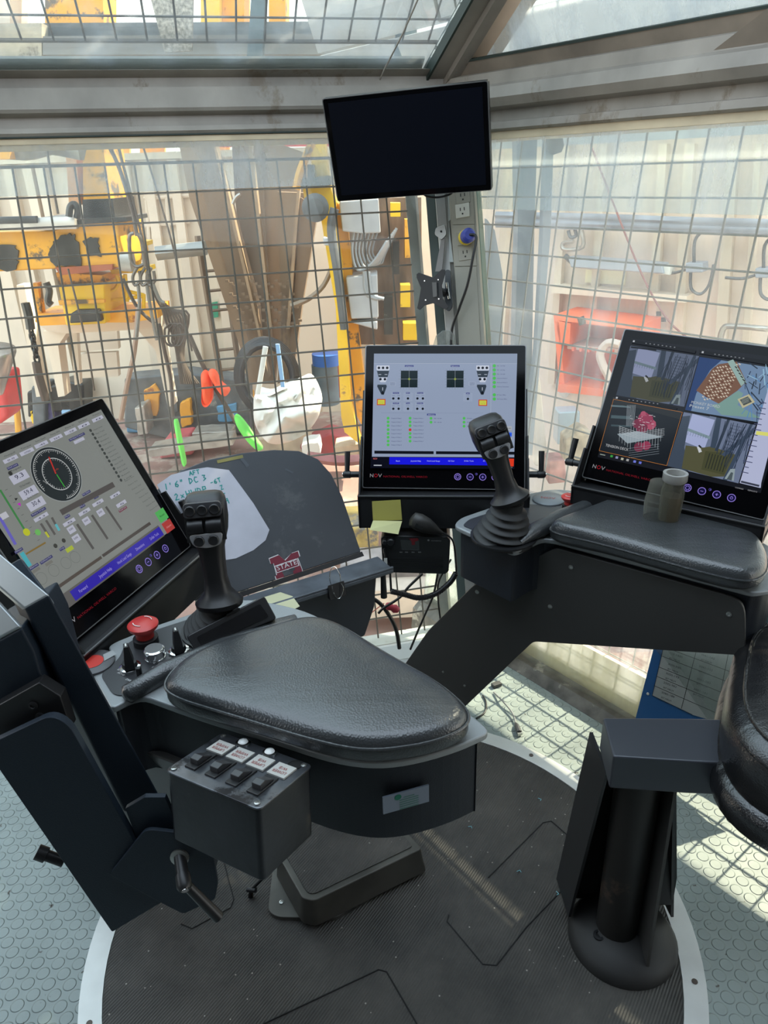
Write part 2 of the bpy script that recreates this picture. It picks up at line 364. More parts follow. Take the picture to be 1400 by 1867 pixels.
# pale inner lip and green seal under the left roof glass
m = MB(); a1 = pp(772, 137, Q, nRL); m.box(a1+hL*1.1-nRL*.003, hL*1.1, uRL*.006, nRL*.006); struct(m.build('trim_9', M_seal))
m = MB(); a1 = pp(770, 118, Q+nRL*.02, nRL); m.box(a1+hL*1.1, hL*1.1, uRL*.03, nRL*.004); struct(m.build('trim_10', pm('outer_lip', (.40, .39, .36), .6, 0, var=.15)))
m = MB(); b1 = b-hR*.1+uRR*-.034; m.box(b1+hR*1.2-nRR*.004, hR*1.3, uRR*.038, nRR*.012); struct(m.build('trim_19', pm('sill_brown', (.20, .165, .13), .5, .1, var=.25, vscale=8)))
m = MB(); b1 = b-hR*.05+uRR*.004; m.box(b1+hR*1.15-nRR*.012, hR*1.2, uRR*.003, nRR*.006); struct(m.build('trim_20', M_seal))
# second roof rib at the far right with its curtain-like gusset
m = MB(); g0 = [pp(x, y, Qr-nRR*.05, nRR) for x, y in ((1212, 176), (1300, 92), (1400, 15), (1500, -60), (1520, 150), (1400, 158))]; m.prism(g0, nRR*.03)
struct(m.build('trim_11', pm('gusset_paint', (.2, .165, .13), .6, .1, var=.2)))
# ceiling and rear of the cabin (behind the photographer)
zc = gl[2].z
m = MB()
m.bx((-2.6, -1.7, zc), (2.6, .2, zc+.08)); m.bx((-2.6, .2, zc), (-1.35, 1.3, zc+.08)); m.bx((1.25, .2, zc), (2.6, 1.3, zc+.08)); struct(m.build('ceiling', M_ceil))
M_in = pm('cabin_lining', (.07, .075, .08), .6)
m = MB(); m.bx((-2.45, -1.68, 0), (2.35, -1.6, zc)); struct(m.build('wall_back', M_in))
m = MB(); m.bx((-2.49, -1.6, 0), (-2.43, 1.5, 1.15)); m.bx((-2.49, -1.6, 2.0), (-2.43, 1.5, zc)); m.bx((-2.49, -1.6, .9), (-2.43, -.5, 2.0)); struct(m.build('wall_side_left', M_in))
m = MB(); m.bx((2.33, -1.6, 0), (2.39, -.4, zc)); struct(m.build('wall_side_right', M_in))
# corner post (silver), inner gasket
nc = V((-.33, -.944, 0)).normalized(); nc = (nc-c3*nc.dot(c3)).normalized(); uc = c3.cross(nc).normalized()
if uc.x < 0: uc = -uc
PC = CC+nc*.10
def cp(x, y, d=0): return pp(x, y, PC+nc*d, nc)
def postbar(xa, xb, d, th, name, mat, y=400, v0=-1.56, v1=.14, bevel=0.002):
    A = cp(xa, y, d); B = cp(xb, y, d); base = (A-CC).dot(c3)
    m = MB(); m.loft([[A+c3*(v-base), B+c3*(v-base), B+c3*(v-base)-nc*th, A+c3*(v-base)-nc*th] for v in (v0, v1)]); return m.build(name, mat, bevel=bevel)
M_silver = pm('brushed_post', (.42, .42, .40), .35, .7, var=.15, vscale=5)
struct(postbar(779, 796, -.02, .05, 'trim_12', pm('post_seal', (.05, .07, .065), .5)))
struct(postbar(796, 815, .0, .07, 'trim_13', M_silver))
struct(postbar(815, 822, .005, .05, 'trim_14', pm('post_dark', (.12, .12, .11), .5)))
struct(postbar(868, 873, .0, .06, 'trim_15', pm('green_edge', (.12, .2, .16), .3)))
struct(postbar(742, 760, -.09, .03, 'trim_16', pm('dull_post', (.17, .18, .18), .5, .3, var=.2)))
# ================================================================ consoles
A = V((-.88, .475, 0)).normalized(); B = V((-.475, -.88, 0)).normalized(); Z = V((0, 0, 1))
M_deck = pm('console_grey', (.27, .285, .29), .42, .3, var=.05, bump=.15, bscale=500)
M_dark = pm('console_charcoal', (.013, .016, .022), .5, .0, spec=.3, bump=.2, bscale=600)
M_side = pm('side_plate_grey', (.045, .043, .040), .45, .1, bump=.15, bscale=500)
M_panel = pm('overlay_black', (.03, .031, .034), .35)
def leather(name, col, rough, rot, amp=.5):
    m = bpy.data.materials.new(name); m.use_nodes = True; t = m.node_tree; b = t.nodes['Principled BSDF']; L = t.links
    b.inputs['Base Color'].default_value = (*col, 1); b.inputs['Roughness'].default_value = rough; b.inputs['Specular IOR Level'].default_value = .8
    g = t.nodes.new('ShaderNodeNewGeometry'); mp = t.nodes.new('ShaderNodeMapping'); mp.inputs['Rotation'].default_value = (0, 0, rot); mp.inputs['Scale'].default_value = (3, 11, 5)
    L.new(g.outputs['Position'], mp.inputs[0]); n = t.nodes.new('ShaderNodeTexNoise'); n.inputs['Scale'].default_value = 1; n.inputs['Detail'].default_value = 3; n.inputs['Distortion'].default_value = .6; L.new(mp.outputs[0], n.inputs['Vector'])
    b1 = t.nodes.new('ShaderNodeBump'); b1.inputs['Strength'].default_value = amp; b1.inputs['Distance'].default_value = .02; L.new(n.outputs['Fac'], b1.inputs['Height'])
    n2 = t.nodes.new('ShaderNodeTexVoronoi'); n2.inputs['Scale'].default_value = 330; L.new(g.outputs['Position'], n2.inputs['Vector'])
    b2 = t.nodes.new('ShaderNodeBump'); b2.inputs['Strength'].default_value = .35; b2.inputs['Distance'].default_value = .001; L.new(n2.outputs['Distance'], b2.inputs['Height']); L.new(b1.outputs[0], b2.inputs['Normal']); L.new(b2.outputs[0], b.inputs['Normal'])
    return m
M_leather = leather('black_leather', (.034, .037, .039), .31, radians(-38), .2)
M_black = pm('black_plastic', (.009, .009, .010), .42)
M_rubber = pm('black_rubber', (.018, .018, .018), .6)
M_steel = pm('steel_screw', (.45, .45, .43), .3, .9)
M_chrome = pm('chrome_bezel', (.7, .7, .7), .12, 1)
M_red = pm('red_knob', (.5, .035, .03), .35)
M_flat = attr_mat('printed_marks', .5)
M_glow = attr_mat('lit_screen', .12, .82, .10)
def screw(name, p, n, r, parent, mat=None):
    m = MB(); m.lathe([(r, -.001), (r, .0015), (r*.55, .002), (r*.45, .0005), (.0001, .0005)], p, n, 14); return m.build(name, mat or M_steel, parent, smooth=40)
def estop(name, p, parent, s=1.0, up=Z):
    m = MB(); m.lathe([(.022*s, 0), (.022*s, .012*s), (.018*s, .014*s)], p, up, 20); base = m.build(name, M_black, parent, smooth=40)
    m = MB(); m.lathe([(.016*s, .012*s), (.016*s, .024*s), (.026*s, .034*s), (.027*s, .040*s), (.022*s, .044*s), (.0001, .045*s)], p, up, 24); m.build('red_button', M_red, base, smooth=40)
    m = MB(); up = V(up).normalized()
    for a0 in (20, 200):
        pts = [p+V((cos(radians(a0+k*12)), sin(radians(a0+k*12)), 0))*.016*s+up*.0458*s for k in range(7)]
        m.tube(pts, .0009*s, 5)
    m.build('arrow_mark', pm('arrow_white', (.8, .7, .65), .5), base)
    return base
def joystick(name, parent, base, skirt, head, u, nf, s, bell_r, label=None):
    """grip from skirt to head, u = width direction of the face, nf = outward direction of the button face"""
    ax = (skirt-base); m = MB(); L_ = ax.length; prof = [(bell_r, 0)]
    for k in range(5):
        f = k/5; r = bell_r*(1-.5*f); prof += [(r*1.0, L_*(f*.85+.02)), (r*.97, L_*(f*.85+.05)), (r*.72, L_*(f*.85+.09)), (r*.70, L_*(f*.85+.13))]
    prof += [(bell_r*.42, L_*.9), (bell_r*.42, L_)]
    root = MB().loft([[base+V((cos(a)*bell_r*1.08, sin(a)*bell_r*1.08, z)) for a in [2*pi*k/24 for k in range(24)]] for z in (0, .004)]).build(name, M_black, parent)
    m.lathe(prof, base, ax, 28); m.build('bellows', M_rubber, root, smooth=60)
    v = (head-skirt).normalized(); u = (V(u)-v*V(u).dot(v)).normalized(); n = V(nf); n = (n-v*n.dot(v)-u*n.dot(u)).normalized()
    D = (head-skirt).length
    sec = [(-.01, .040, .036, 0), (.0, .042, .038, 0), (.05, .044, .042, 0), (.09, .036, .036, 0), (.16, .024, .026, 0), (.30, .020, .024, .002), (.45, .021, .025, .003), (.60, .023, .027, .004), (.70, .029, .03, .006),
           (.78, .034, .032, .008), (.90, .037, .032, .008), (1.02, .037, .030, .007), (1.10, .035, .026, .004), (1.14, .030, .018, .0), (1.155, .022, .01, -.002)]
    rings = []
    for f, wu, wn, off in sec:
        c = skirt+v*(D*f)+n*(off*s); pts = []
        for k in range(24):
            a = 2*pi*k/24; ca, sa = cos(a), sin(a); e = 1.0 if f < .1 else .62
            pts.append(c+u*(wu*s*abs(ca)**e*(1 if ca > 0 else -1))+n*(wn*s*abs(sa)**e*(1 if sa > 0 else -1)))
        rings.append(pts)
    MB().loft(rings).build('grip', M_black, root, smooth=60)
    F = lambda a, b, c: skirt+v*(D*b)+u*(a*s)+n*(c*s)
    m = MB(); m.prism(rnd([F(-.033, 1.10, .036), F(.033, 1.10, .036), F(.033, .96, .040), F(-.033, .96, .040)], .008), n*(.007*s)); m.build('button_plate', pm('button_plate_dark', (.035, .035, .038), .4), root, bevel=.001)
    for a in (-.021, 0, .021):
        m = MB(); m.lathe([(.0095*s, 0), (.0095*s, .003*s), (.008*s, .0045*s), (.005*s, .0035*s), (.0001, .0035*s)], F(a, 1.03, .045), n, 16); m.build('button', M_black, root, smooth=40)
    m = MB(); m.box(F(0, .87, .036), u*(.034*s), v*(.028*s), n*(.003*s)); m.build('thumb_recess', pm('recess', (.006, .006, .006), .7), root)
    for a in (-.016, .016):
        m = MB(); m.lathe([(.004*s, -.014*s), (.013*s, -.013*s), (.014*s, 0), (.013*s, .013*s), (.004*s, .014*s)], F(a, .87, .037), u, 16); m.build('thumb_wheel', M_black, root, smooth=40)
    m = MB(); m.prism(rnd([F(-.030, .80, .040), F(.030, .80, .040), F(.024, .68, .038), (F(.0, .65, .036)), F(-.024, .68, .038)], .008), n*(.005*s)); m.build('button_plate', pm('button_plate_light', (.27, .27, .28), .35), root, bevel=.001)
    for a in (-.0125, .0125):
        m = MB(); m.lathe([(.0095*s, 0), (.0095*s, .003*s), (.008*s, .0045*s), (.0001, .0035*s)], F(a, .735, .0445), n, 16); m.build('button', M_black, root, smooth=40)
    return root

# ---- near arm
t = NA = thing('armrest_console', 'grey armrest console nearest the camera, with red stop button and leather pad', 'armrest console', pz(560, 1250, 0), 'armrest consoles of the operator chair')
dk = [(203, 1292), (160, 1214), (180, 1209), (199, 1198), (203, 1190), (196, 1179), (210, 1170), (232, 1161), (289, 1138), (360, 1115), (440, 1088), (560, 1112), (660, 1170), (780, 1250), (872, 1312), (894, 1334), (836, 1361), (753, 1385), (680, 1393), (600, 1381), (508, 1350), (350, 1301), (254, 1266)]
rr = [.01, .02, .02, .02, .01, .02, .02, .02, .02, .03, .05, .05, .05, .05, .03, .012, .06, .05, .06, .05, .05, .05, .02]
D1 = rnd([pz(x, y, .78) for x, y in dk], rr, 4)
m = MB(); m.prism([q.copy() for q in D1], (0, 0, -.012)); m.build('deck', M_deck, t, bevel=.004, seg=3)
body = inset(D1, .014); m = MB(); m.loft([[q-Z*.012 for q in body], [q-Z*.155 for q in body]]); m.build('body', M_dark, t)
ov = [(183, 1231), (205, 1213), (219, 1199), (226, 1180), (240, 1169), (283, 1150), (357, 1126), (420, 1105), (480, 1130), (480, 1145), (232, 1262), (226, 1270), (206, 1267)]
m = MB(); m.prism(rnd([pz(x, y, .7805) for x, y in ov], .012), (0, 0, .0015)); m.build('overlay_panel', M_panel, t)
pd1 = [(295, 1247), (330, 1205), (400, 1172), (560, 1124), (615, 1136), (700, 1190), (800, 1245), (856, 1294), (852, 1325), (790, 1352), (700, 1366), (640, 1364), (560, 1345), (430, 1305), (315, 1270)]
Pd = rnd([pz(x, y, .815) for x, y in pd1], .04, 5)
m = MB(); m.loft(cushion(Pd, .835, .05, .022)); m.build('arm_pad', M_leather, t, smooth=180)
m = MB(); m.tube(Pd+[Pd[0]], .0018, 6); 
sm = inset(Pd, -.0005); m = MB(); m.tube([q+Z*(-.001) for q in sm]+[sm[0]-Z*.001], .0022, 6); m.build('piping', M_leather, t)
wr = [pz(232, 1266, .79), pz(300, 1226, .79), pz(400, 1184, .79), pz(500, 1146, .79), pz(540, 1132, .79)]
m = MB(); m.tube([wr[0]+(wr[0]-wr[1]).normalized()*.006]+wr, [.006, .015, .017, .017, .016, .012], 12); m.build('palm_rest', M_leather, t, smooth=60)
es = estop('stop_switch', pz(267, 1172, .782), t, .95)
def knob(p, parent, kind):
    K = 1.3
    m = MB(); m.lathe([(.017, 0), (.017, .006), (.013, .007)], p, Z, 20); o = m.build('selector_switch' if kind != 'push' else 'push_button', M_chrome, parent, smooth=40)
    if kind == 'lever':
        m = MB(); m.lathe([(.013, .005), (.011, .014), (.0001, .015)], p, Z, 16); d = V((-.35, .93, 0)); 
        m.loft([[p+d*a+d.cross(Z)*b+Z*z for a, b in ((-.013*q, -.007*q), (.013*q, -.007*q), (.013*q, .007*q), (-.013*q, .007*q))] for q, z in ((1.15, .008), (.9, .026), (.5, .046))]); m.build('pointer_knob', M_black, o, smooth=30)
        m = MB(); m.box(p+Z*.0465, V((-.35, .93, 0))*.004, V((.93, .35, 0))*.0012, Z*.0006); m.build('white_pointer', M_white, o)
    else:
        m = MB(); m.lathe([(.0155, .004), (.017, .02), (.0145, .022)], p, Z, 20); m.build('collar', M_chrome, o, smooth=40)
        m = MB(); m.lathe([(.0142, .02), (.0142, .0225), (.0001, .0228)], p, Z, 20); m.build('cap', pm('cap_grey', (.09, .09, .09), .4), o, smooth=40)
knob(pz(238, 1220, .782), t, 'lever'); knob(pz(327, 1190, .782), t, 'lever'); knob(pz(284, 1202, .782), t, 'push')
m = MB(); m.lathe([(.013, 0), (.013, .004), (.0001, .004)], pz(303, 1210, .782), Z, 20); m.build('blank_button', pm('cap_dark', (.05, .05, .052), .4), t, smooth=40)
m = MB(); m.box(pz(254, 1228, .79), V((.004, 0, 0)), V((0, .004, 0)), Z*.012); m.build('toggle_key', M_black, t, bevel=.002)
fu = V((.86, -.5, 0)); fv = V((.5, .86, 0))
for x, y, s_, h in ((213, 1221, 'SLIPS', .004), (213, 1227, 'AUTO', .004), (228, 1239, 'DRILLING', .004), (232, 1246, 'Kems', .005), (276, 1217, 'RESET', .004), (300, 1190, 'ON', .004), (248, 1168, 'STOP', .004)):
    m = MB(); m.text(s_, pz(x, y, .7828), fu, fv, h, (.6, .6, .6)); m.build('panel_lettering', M_flat, t, recalc=False)
m = MB(); m.lathe([(.034, -.03), (.034, 0), (.031, .002), (.0001, .002)], pz(170, 1207, .784), Z, 36); rdsc = m.build('badge_disc', pm('disc_grey', (.07, .07, .075), .4), t, smooth=40)
m = MB(); c0 = pz(168, 1206, .7866); m.poly([c0+V((.018*cos(k*pi/10), .018*sin(k*pi/10), 0)) for k in range(20)], (.5, .03, .02)); m.poly([c0+V(q)+Z*.0004 for q in ((.012, .018, 0), (.024, .03, 0), (.034, .018, 0), (.020, .0, 0))], (.3, .31, .31)); m.build('badge_mark', M_flat, rdsc, recalc=False)
joystick('joystick', t, pz(397, 1148, .782), pyy(401, 1103, pz(397, 1148, .782).y-.012), pyy(376, 925, pz(397, 1148, .782).y+.02), (.97, .1, .1), (.2, -.86, .45), .92, .058)
# label on the rear
P_, n_ = pz(740, 1391, .77), V((.30, -.95, 0)).normalized()
P_ = P_-Z*.01; cu_ = V((.95, .30, 0)).normalized()
tmp = pp(740, 1457, P_, n_)
m = MB(); m.box(tmp, cu_*.034, Z*.0155, n_*.0012, (.16, .19, .24)); 
for i in range(6): m.box(tmp+n_*.0015+cu_*.004+Z*(.006-.004*i), cu_*(.014 if i else .008), Z*.0006, n_*.0002, (.05, .16, .12))
m.lathe([(.005, 0), (.005, .0003), (.0001, .0003)], tmp+n_*.0014-cu_*.012+Z*.009, n_, 14, (.0, .12, .07))
m.build('asset_sticker', M_flat, t)
# support going forward and down to the floor, and cable-cover foot
m = MB(); p0 = pz(203, 1292, .75); q0 = V((-.62, 1.02, 0))
b0 = V((-.36, .98, 0)); s_ = [V((-.40, .93, .66)), V((-.20, .83, .66)), pz(205, 1560, .02), pz(110, 1500, .02)]
m.prism(s_, -B*.08); m.build('support', M_side, t, bevel=.004)

# ---- far arm
t = FA = thing('armrest_console', 'grey armrest console on the far side of the chair, with visible side plate', 'armrest console', pz(1170, 1000, 0), 'armrest consoles of the operator chair')
del NA['group'], FA['group']
dk = [(826, 958), (838, 944), (891, 926), (950, 903), (1010, 890), (1090, 900), (1180, 905), (1330, 955), (1430, 1010), (1432, 1060), (1402, 1076), (1373, 1080), (1200, 1034), (1015, 985), (988, 981), (948, 1003), (935, 1006)]
D2 = rnd([pz(x, y, .78) for x, y in dk], [.02, .02, .03, .03, .03, .03, .03, .05, .03, .03, .01, .01, .03, .02, .02, .01, .01], 4)
m = MB(); m.prism(D2, (0, 0, -.012)); m.build('deck', M_deck, t, bevel=.004, seg=3)
body = inset(D2, .013); m = MB(); m.loft([[q-Z*.012 for q in body], [q-Z*.13 for q in body]]); m.build('body', M_dark, t)
SP0 = pz(1015, 985, .78); _e = (pz(1373, 1080, .78)-SP0).normalized(); B2 = V((_e.y, -_e.x, 0))
def sp(x, y, d=0): return pp(x, y, SP0+B2*d, B2)
spl = [(864, 1066), (1010, 1001), (1020, 1001), (1335, 1088), (1358, 1104), (1358, 1196), (972, 1170), (846, 1290), (735, 1370), (690, 1300), (735, 1215), (780, 1150)]
m = MB(); m.prism(rnd([sp(x, y, .002) for x, y in spl], [.02, .02, .02, .03, .03, .012, .012, 0, 0, 0, .01, .02]), -B2*.008); m.build('side_plate', M_side, t, bevel=.002)
m = MB(); m.prism([sp(x, y, -.006) for x, y in ((870, 1070), (1330, 1120), (1345, 1185), (975, 1166), (848, 1284), (735, 1368), (695, 1302), (785, 1152))], -B2*.09); m.build('support', pm('support_grey', (.12, .11, .1), .42, .2), t)
for x, y in ((870, 1079), (1041, 1034), (1003, 1106), (1329, 1120), (847, 1250), (808, 1225)):
    screw('screw', sp(x, y, .0025), B2, .0052 if y < 1200 else .003, t)
ov = [(843, 959), (855, 948), (905, 932), (960, 920), (1040, 924), (1075, 925), (960, 985), (940, 992), (930, 993)]
m = MB(); m.prism(rnd([pz(x, y, .7805) for x, y in ov], .01), (0, 0, .0015)); m.build('overlay_panel', M_panel, t)
pd2 = [(1000, 962), (1028, 950), (1148, 904), (1175, 902), (1210, 912), (1320, 953), (1382, 985), (1400, 1020), (1396, 1050), (1362, 1062), (1290, 1046), (1090, 990), (1010, 972)]
Pd = rnd([pz(x, y, .81) for x, y in pd2], .04, 5)
m = MB(); m.loft(cushion(Pd, .838, .052, .022)); m.build('arm_pad', M_leather, t, smooth=180)
sm = inset(Pd, -.0005); m = MB(); m.tube(sm+[sm[0]], .0022, 6); m.build('piping', M_leather, t)
wr = [pz(948, 990, .79), pz(975, 968, .80), pz(1020, 946, .80), pz(1070, 925, .80), pz(1125, 906, .80)]
m = MB(); m.tube(wr, [.006, .018, .020, .018, .01], 12); m.build('palm_rest', M_leather, t, smooth=60)
estop('stop_switch', pz(1037, 926, .782), t, .72)
m = MB(); m.lathe([(.038, -.02), (.038, .004), (.035, .006), (.0001, .006)], pz(1000, 912, .78), Z, 36); dsc = m.build('badge_disc', pm('disc_clear', (.2, .22, .23), .3), t, smooth=40)
m = MB(); m.text('NOV', pz(985, 908, .7868), V((.95, -.3, 0)), V((.3, .95, 0)), .011, (.35, .05, .05)); m.build('badge_mark', M_flat, dsc, recalc=False)
m = MB(); m.text('STOP', pz(1012, 934, .7828), V((.9, -.4, 0)), V((.4, .9, 0)), .004, (.6, .6, .6)); m.build('panel_lettering', M_flat, t, recalc=False)
jb = pz(918, 978, .782)
joystick('joystick', t, jb, pyy(931, 913, jb.y-.01), pyy(887, 781, jb.y+.01), (.80, .15, .42), (.25, -.86, .4), .96, .066)
m = MB(); m.box(pz(1388, 1110, .70), V((.012, .0, .0)), V((0, .02, 0)), Z*.02, (.12, .2, .2)); m.build('asset_sticker', M_flat, t)

# ---- switch box
Cb = V((-.2045, .7572, .783)); ub = V((.8502, -.5208, .0766)); vb = V((.5258, .8332, -.1715)); nb = V((.026, .186, .982)).normalized()
t = thing('switch_box', 'scuffed black box of four rocker switches under the near armrest', 'switch box', Cb-nb*.11)
def bb(u, v, n=0): return Cb+ub*((u-.5)*.16)+vb*((v-.5)*.107)+nb*n
BL = [(305, 1405), (470, 1475), (570, 1397), (403, 1337)]
m = MB(); m.loft([rnd([bb(0, 0, z), bb(1, 0, z), bb(1, 1, z), bb(0, 1, z)], .008) for z in (-.002, -.105)]); m.build('housing', pm('box_black', (.012, .013, .016), .3, .2, var=.5, vscale=10, stain=(.06, .055, .045), samt=.3, bump=.2), t, bevel=.002)
m = MB(); m.loft([rnd([bb(-.01, -.015, z), bb(1.01, -.015, z), bb(1.01, 1.015, z), bb(-.01, 1.015, z)], .009) for z in (-.002, .001)]); m.build('cover_plate', pm('cover_plate', (.16, .17, .19), .28, .85, var=.35, vscale=25, stain=(.04, .04, .045), samt=.4, sscale=14), t, bevel=.001)
for u_, v_ in ((.05, .06), (.95, .06), (.95, .94), (.05, .94)): screw('screw', bb(u_, v_, .001), nb, .004, t)
for i, lab in enumerate((('UPPER', 'WIPER'), ('LOWER', 'WIPER'), ('UPPER', 'W/B'), ('LOWER', 'W/B'))):
    uu = .16+.225*i
    m = MB(); m.box(bb(uu, .36, .002), ub*.0095, vb*.021, nb*.0015); r_ = m.build('rocker_switch', M_black, t, bevel=.001)
    m = MB(); m.prism([bb(uu-.045, .24, .003), bb(uu-.045, .24, .011), bb(uu-.045, .33, .013), bb(uu-.045, .50, .004)], ub*.0145); m.build('rocker', pm('rocker_black', (.03, .03, .032), .35), r_, bevel=.001)
    m = MB(); m.box(bb(uu+.01, .70, .0025), ub*.0145, vb*.0135, nb*.0012, (.42, .41, .38))
    for k, s_ in enumerate(lab): m.text(s_, bb(uu+.01, .70, .0040)-vb*(.003-.0085*k)-vb*(-.001), -ub, -vb, .0062, (.22, .02, .02), width=.022 if len(s_) > 3 else .013, center=True)
    m.build('name_plate', M_flat, t, recalc=False)
for u_ in (.30, .60):
    m = MB(); m.lathe([(.0105, 0), (.0105, .0035), (.0085, .004)], bb(u_-.01, .93, .001), nb, 20); r_ = m.build('indicator_lamp', M_chrome, t, smooth=40)
    m = MB(); m.lathe([(.0075, .0035), (.006, .006), (.0001, .0075)], bb(u_-.01, .93, .001), nb, 16); m.build('lens', pm('clear_lens', (.75, .75, .72), .15), r_, smooth=60)
m = MB(); m.lathe([(.0085, 0), (.0105, .0008), (.0085, .001), (.0085, .0006), (.0001, .0006)], bb(.88, .90, .001), nb, 20); m.build('empty_hole', pm('hole_black', (.002, .002, .002), .9), t, smooth=30)

# ---- floor foot beneath the near arm
t = thing('footrest', 'low grey metal base with ribbed black top on the mat under near armrest', 'footrest', pz(620, 1640, 0))
fp = [pz(x, y, .014) for x, y in ((488, 1660), (505, 1672), (610, 1674), (748, 1590), (752, 1545), (640, 1500), (500, 1560))]
m = MB(); m.prism(rnd(fp, .015), (0, 0, -.014)); m.build('base_plate', pm('base_plate', (.10, .095, .085), .5, .5, var=.3, stain=(.03, .03, .03), samt=.4), t, bevel=.002)
bt = [pz(x, y, .085) for x, y in ((512, 1555), (556, 1632), (572, 1636), (760, 1545), (700, 1480), (560, 1500))]
m = MB(); m.loft([[q*1 for q in rnd(inset(bt, -.008), .01)], [V((q.x, q.y, .014)) for q in rnd(inset(bt, -.016), .01)]]); m.build('raised_box', pm('raised_box', (.085, .08, .07), .45, .5, var=.3), t, bevel=.003)
m = MB(); m.prism([q+Z*.001 for q in rnd(inset(bt, .006), .01)], (0, 0, .0015)); m.build('tread', mat_material(), t)
for x, y in ((513, 1645), (607, 1655), (725, 1578)): screw('screw', pz(x, y, .0145), Z, .005, t)
def lever(name, p, ax, d, L_, parent=None, s=1.0):
    m = MB(); m.lathe([(.010*s, 0), (.010*s, .03*s), (.012*s, .031*s), (.012*s, .05*s), (.009*s, .055*s), (.0001, .055*s)], p, ax, 16)
    ax = V(ax).normalized(); q = p+ax*.042*s
    m.tube([q, q+V(d).normalized()*L_*.4, q+V(d).normalized()*L_], [.008*s, .0085*s, .0095*s], 10)
    o = m.build(name, M_black, parent, smooth=50)
    m = MB(); m.lathe([(.006*s, .055*s), (.006*s, .057*s), (.0001, .057*s)], p, ax, 12); m.build('insert', M_chrome, o, smooth=40); return o
m = MB(); hp = pyy(500, 1580, pz(500, 1600, .05).y); h2 = pyy(458, 1622, hp.y-.01)
m.tube([hp, h2], .004, 8); m.lathe([(.006, -.01), (.006, .012)], h2, (1, -.3, .2), 12); m.tube([h2, pyy(453, 1665, hp.y-.012)], [.0055, .0065], 8)
m.build('clamp_lever', M_black, t, smooth=50)

# ---- pedestal and seat
t = thing('seat_pedestal', 'black flanged seat pedestal with grey crossbeam, bolted on the mat', 'pedestal', pz(1128, 1700, 0))
pc = (pz(1035, 1690, 0)+pz(1230, 1695, 0))*.5; pc = V((.475, 1.045, 0))
m = MB(); m.lathe([(.112, 0), (.112, .012), (.10, .03), (.05, .05)], pc, Z, 40); m.build('base_cone', pm('base_casting', (.022, .021, .02), .6, .3, var=.3), t, smooth=40)
m = MB(); m.lathe([(.042, .03), (.042, .5)], pc+V((-.015, 0, 0)), Z, 24); m.build('column', pm('column_black', (.02, .018, .016), .5, .2, stain=(.09, .06, .045), samt=.2), t, smooth=40)
m = MB(); fr = pz(1035, 1680, .02); 
for xa, ya, xb, yb, nm in ((1104, 1410, 1036, 1672, 'flange'), (1233, 1430, 1228, 1672, 'flange')):
    tp = pyy(xa, ya, 1.0 if xa > 1150 else 1.03); bt_ = pz(xb, yb, .03)
    k = V((.0, .10, 0)); m = MB(); m.prism([tp, bt_, V((bt_.x, bt_.y, 0.012))+k*1.1, V((tp.x, tp.y, tp.z))+k*1.1], V((.006, 0, 0)) if xa < 1150 else V((-.006, 0, 0))); m.build('flange', pm('flange_black', (.012, .012, .013), .4), t)
m = MB(); m.prism([V((.372, 1.13, .02)), V((.585, 1.13, .02)), V((.525, 1.10, .49)), V((.41, 1.10, .49))], (0, .006, 0)); m.build('back_plate', M_black, t)
m = MB(); m.prism([pc+V((.02, -.085, .02)), pc+V((.03, -.05, .5)), pc+V((.03, .02, .5)), pc+V((.02, .02, .02))], (.006, 0, 0)); m.build('web', pm('web_black', (.04, .038, .035), .5), t)
m = MB(); m.prism([pyy(x, y, 1.06) for x, y in ((1188, 1420), (1233, 1430), (1234, 1600), (1226, 1650), (1184, 1650))], (0, .006, 0)); m.build('front_plate', M_black, t)
screw('bolt', pz(1092, 1705, .045), Z, .012, t, M_black)
bxx = [pz(x, y, .56) for x, y in ((1099, 1308), (1118, 1379), (1262, 1388), (1560, 1400), (1560, 1318), (1262, 1309))]
m = MB(); m.prism(bxx, (0, 0, -.075)); m.build('crossbeam', pm('beam_grey', (.06, .064, .075), .35, .3), t, bevel=.004)
# leather seat cushion
t = thing('operator_seat', 'glossy black leather seat corner at the right edge of the photo', 'seat', V((.85, 1.0, .5)))
M_seat = leather('seat_leather', (.008, .008, .009), .27, radians(20), .35)
def cushion_blob(c, hx, hy, hz, e=.5, ex=.6):
    rings = []
    for i in range(1, 18):
        ph = -pi/2+pi*i/18; cz = abs(cos(ph))**e; sz = (1 if sin(ph) > 0 else -1)*abs(sin(ph))**e
        rings.append([c+A*(hx*cz*(1 if cos(a) > 0 else -1)*abs(cos(a))**ex)+B*(hy*cz*(1 if sin(a) > 0 else -1)*abs(sin(a))**ex)+Z*(hz*sz) for a in [2*pi*k/48 for k in range(48)]])
    return rings
SCN = V((.815, .985, .605))
m = MB(); m.loft(cushion_blob(SCN, .225, .25, .085)); m.build('cushion', M_seat, t, smooth=180)
m = MB(); m.loft(cushion_blob(SCN-Z*.075, .235, .26, .055, .6)); m.build('cushion_base', M_seat, t, smooth=180)
rg = cushion_blob(SCN, .222, .252, .076)[10]; m = MB(); m.tube(rg+[rg[0]], .004, 6); m.build('seam', M_seat, t, smooth=60)
for i_ in (6, 12):
    rg = cushion_blob(SCN, .227, .252, .086)[i_]; m = MB(); m.tube(rg+[rg[0]], .0035, 6); m.build('seam', M_seat, t, smooth=60)
for a_ in (17, 27):
    rr_ = cushion_blob(SCN, .227, .252, .086); m = MB(); m.tube([r_[a_] for r_ in rr_[3:16]], .0035, 6); m.build('seam', M_seat, t, smooth=60)
m = MB(); m.bx((.7, .9, .485), (1.0, 1.1, .52)); m.build('seat_pan', M_black, t)
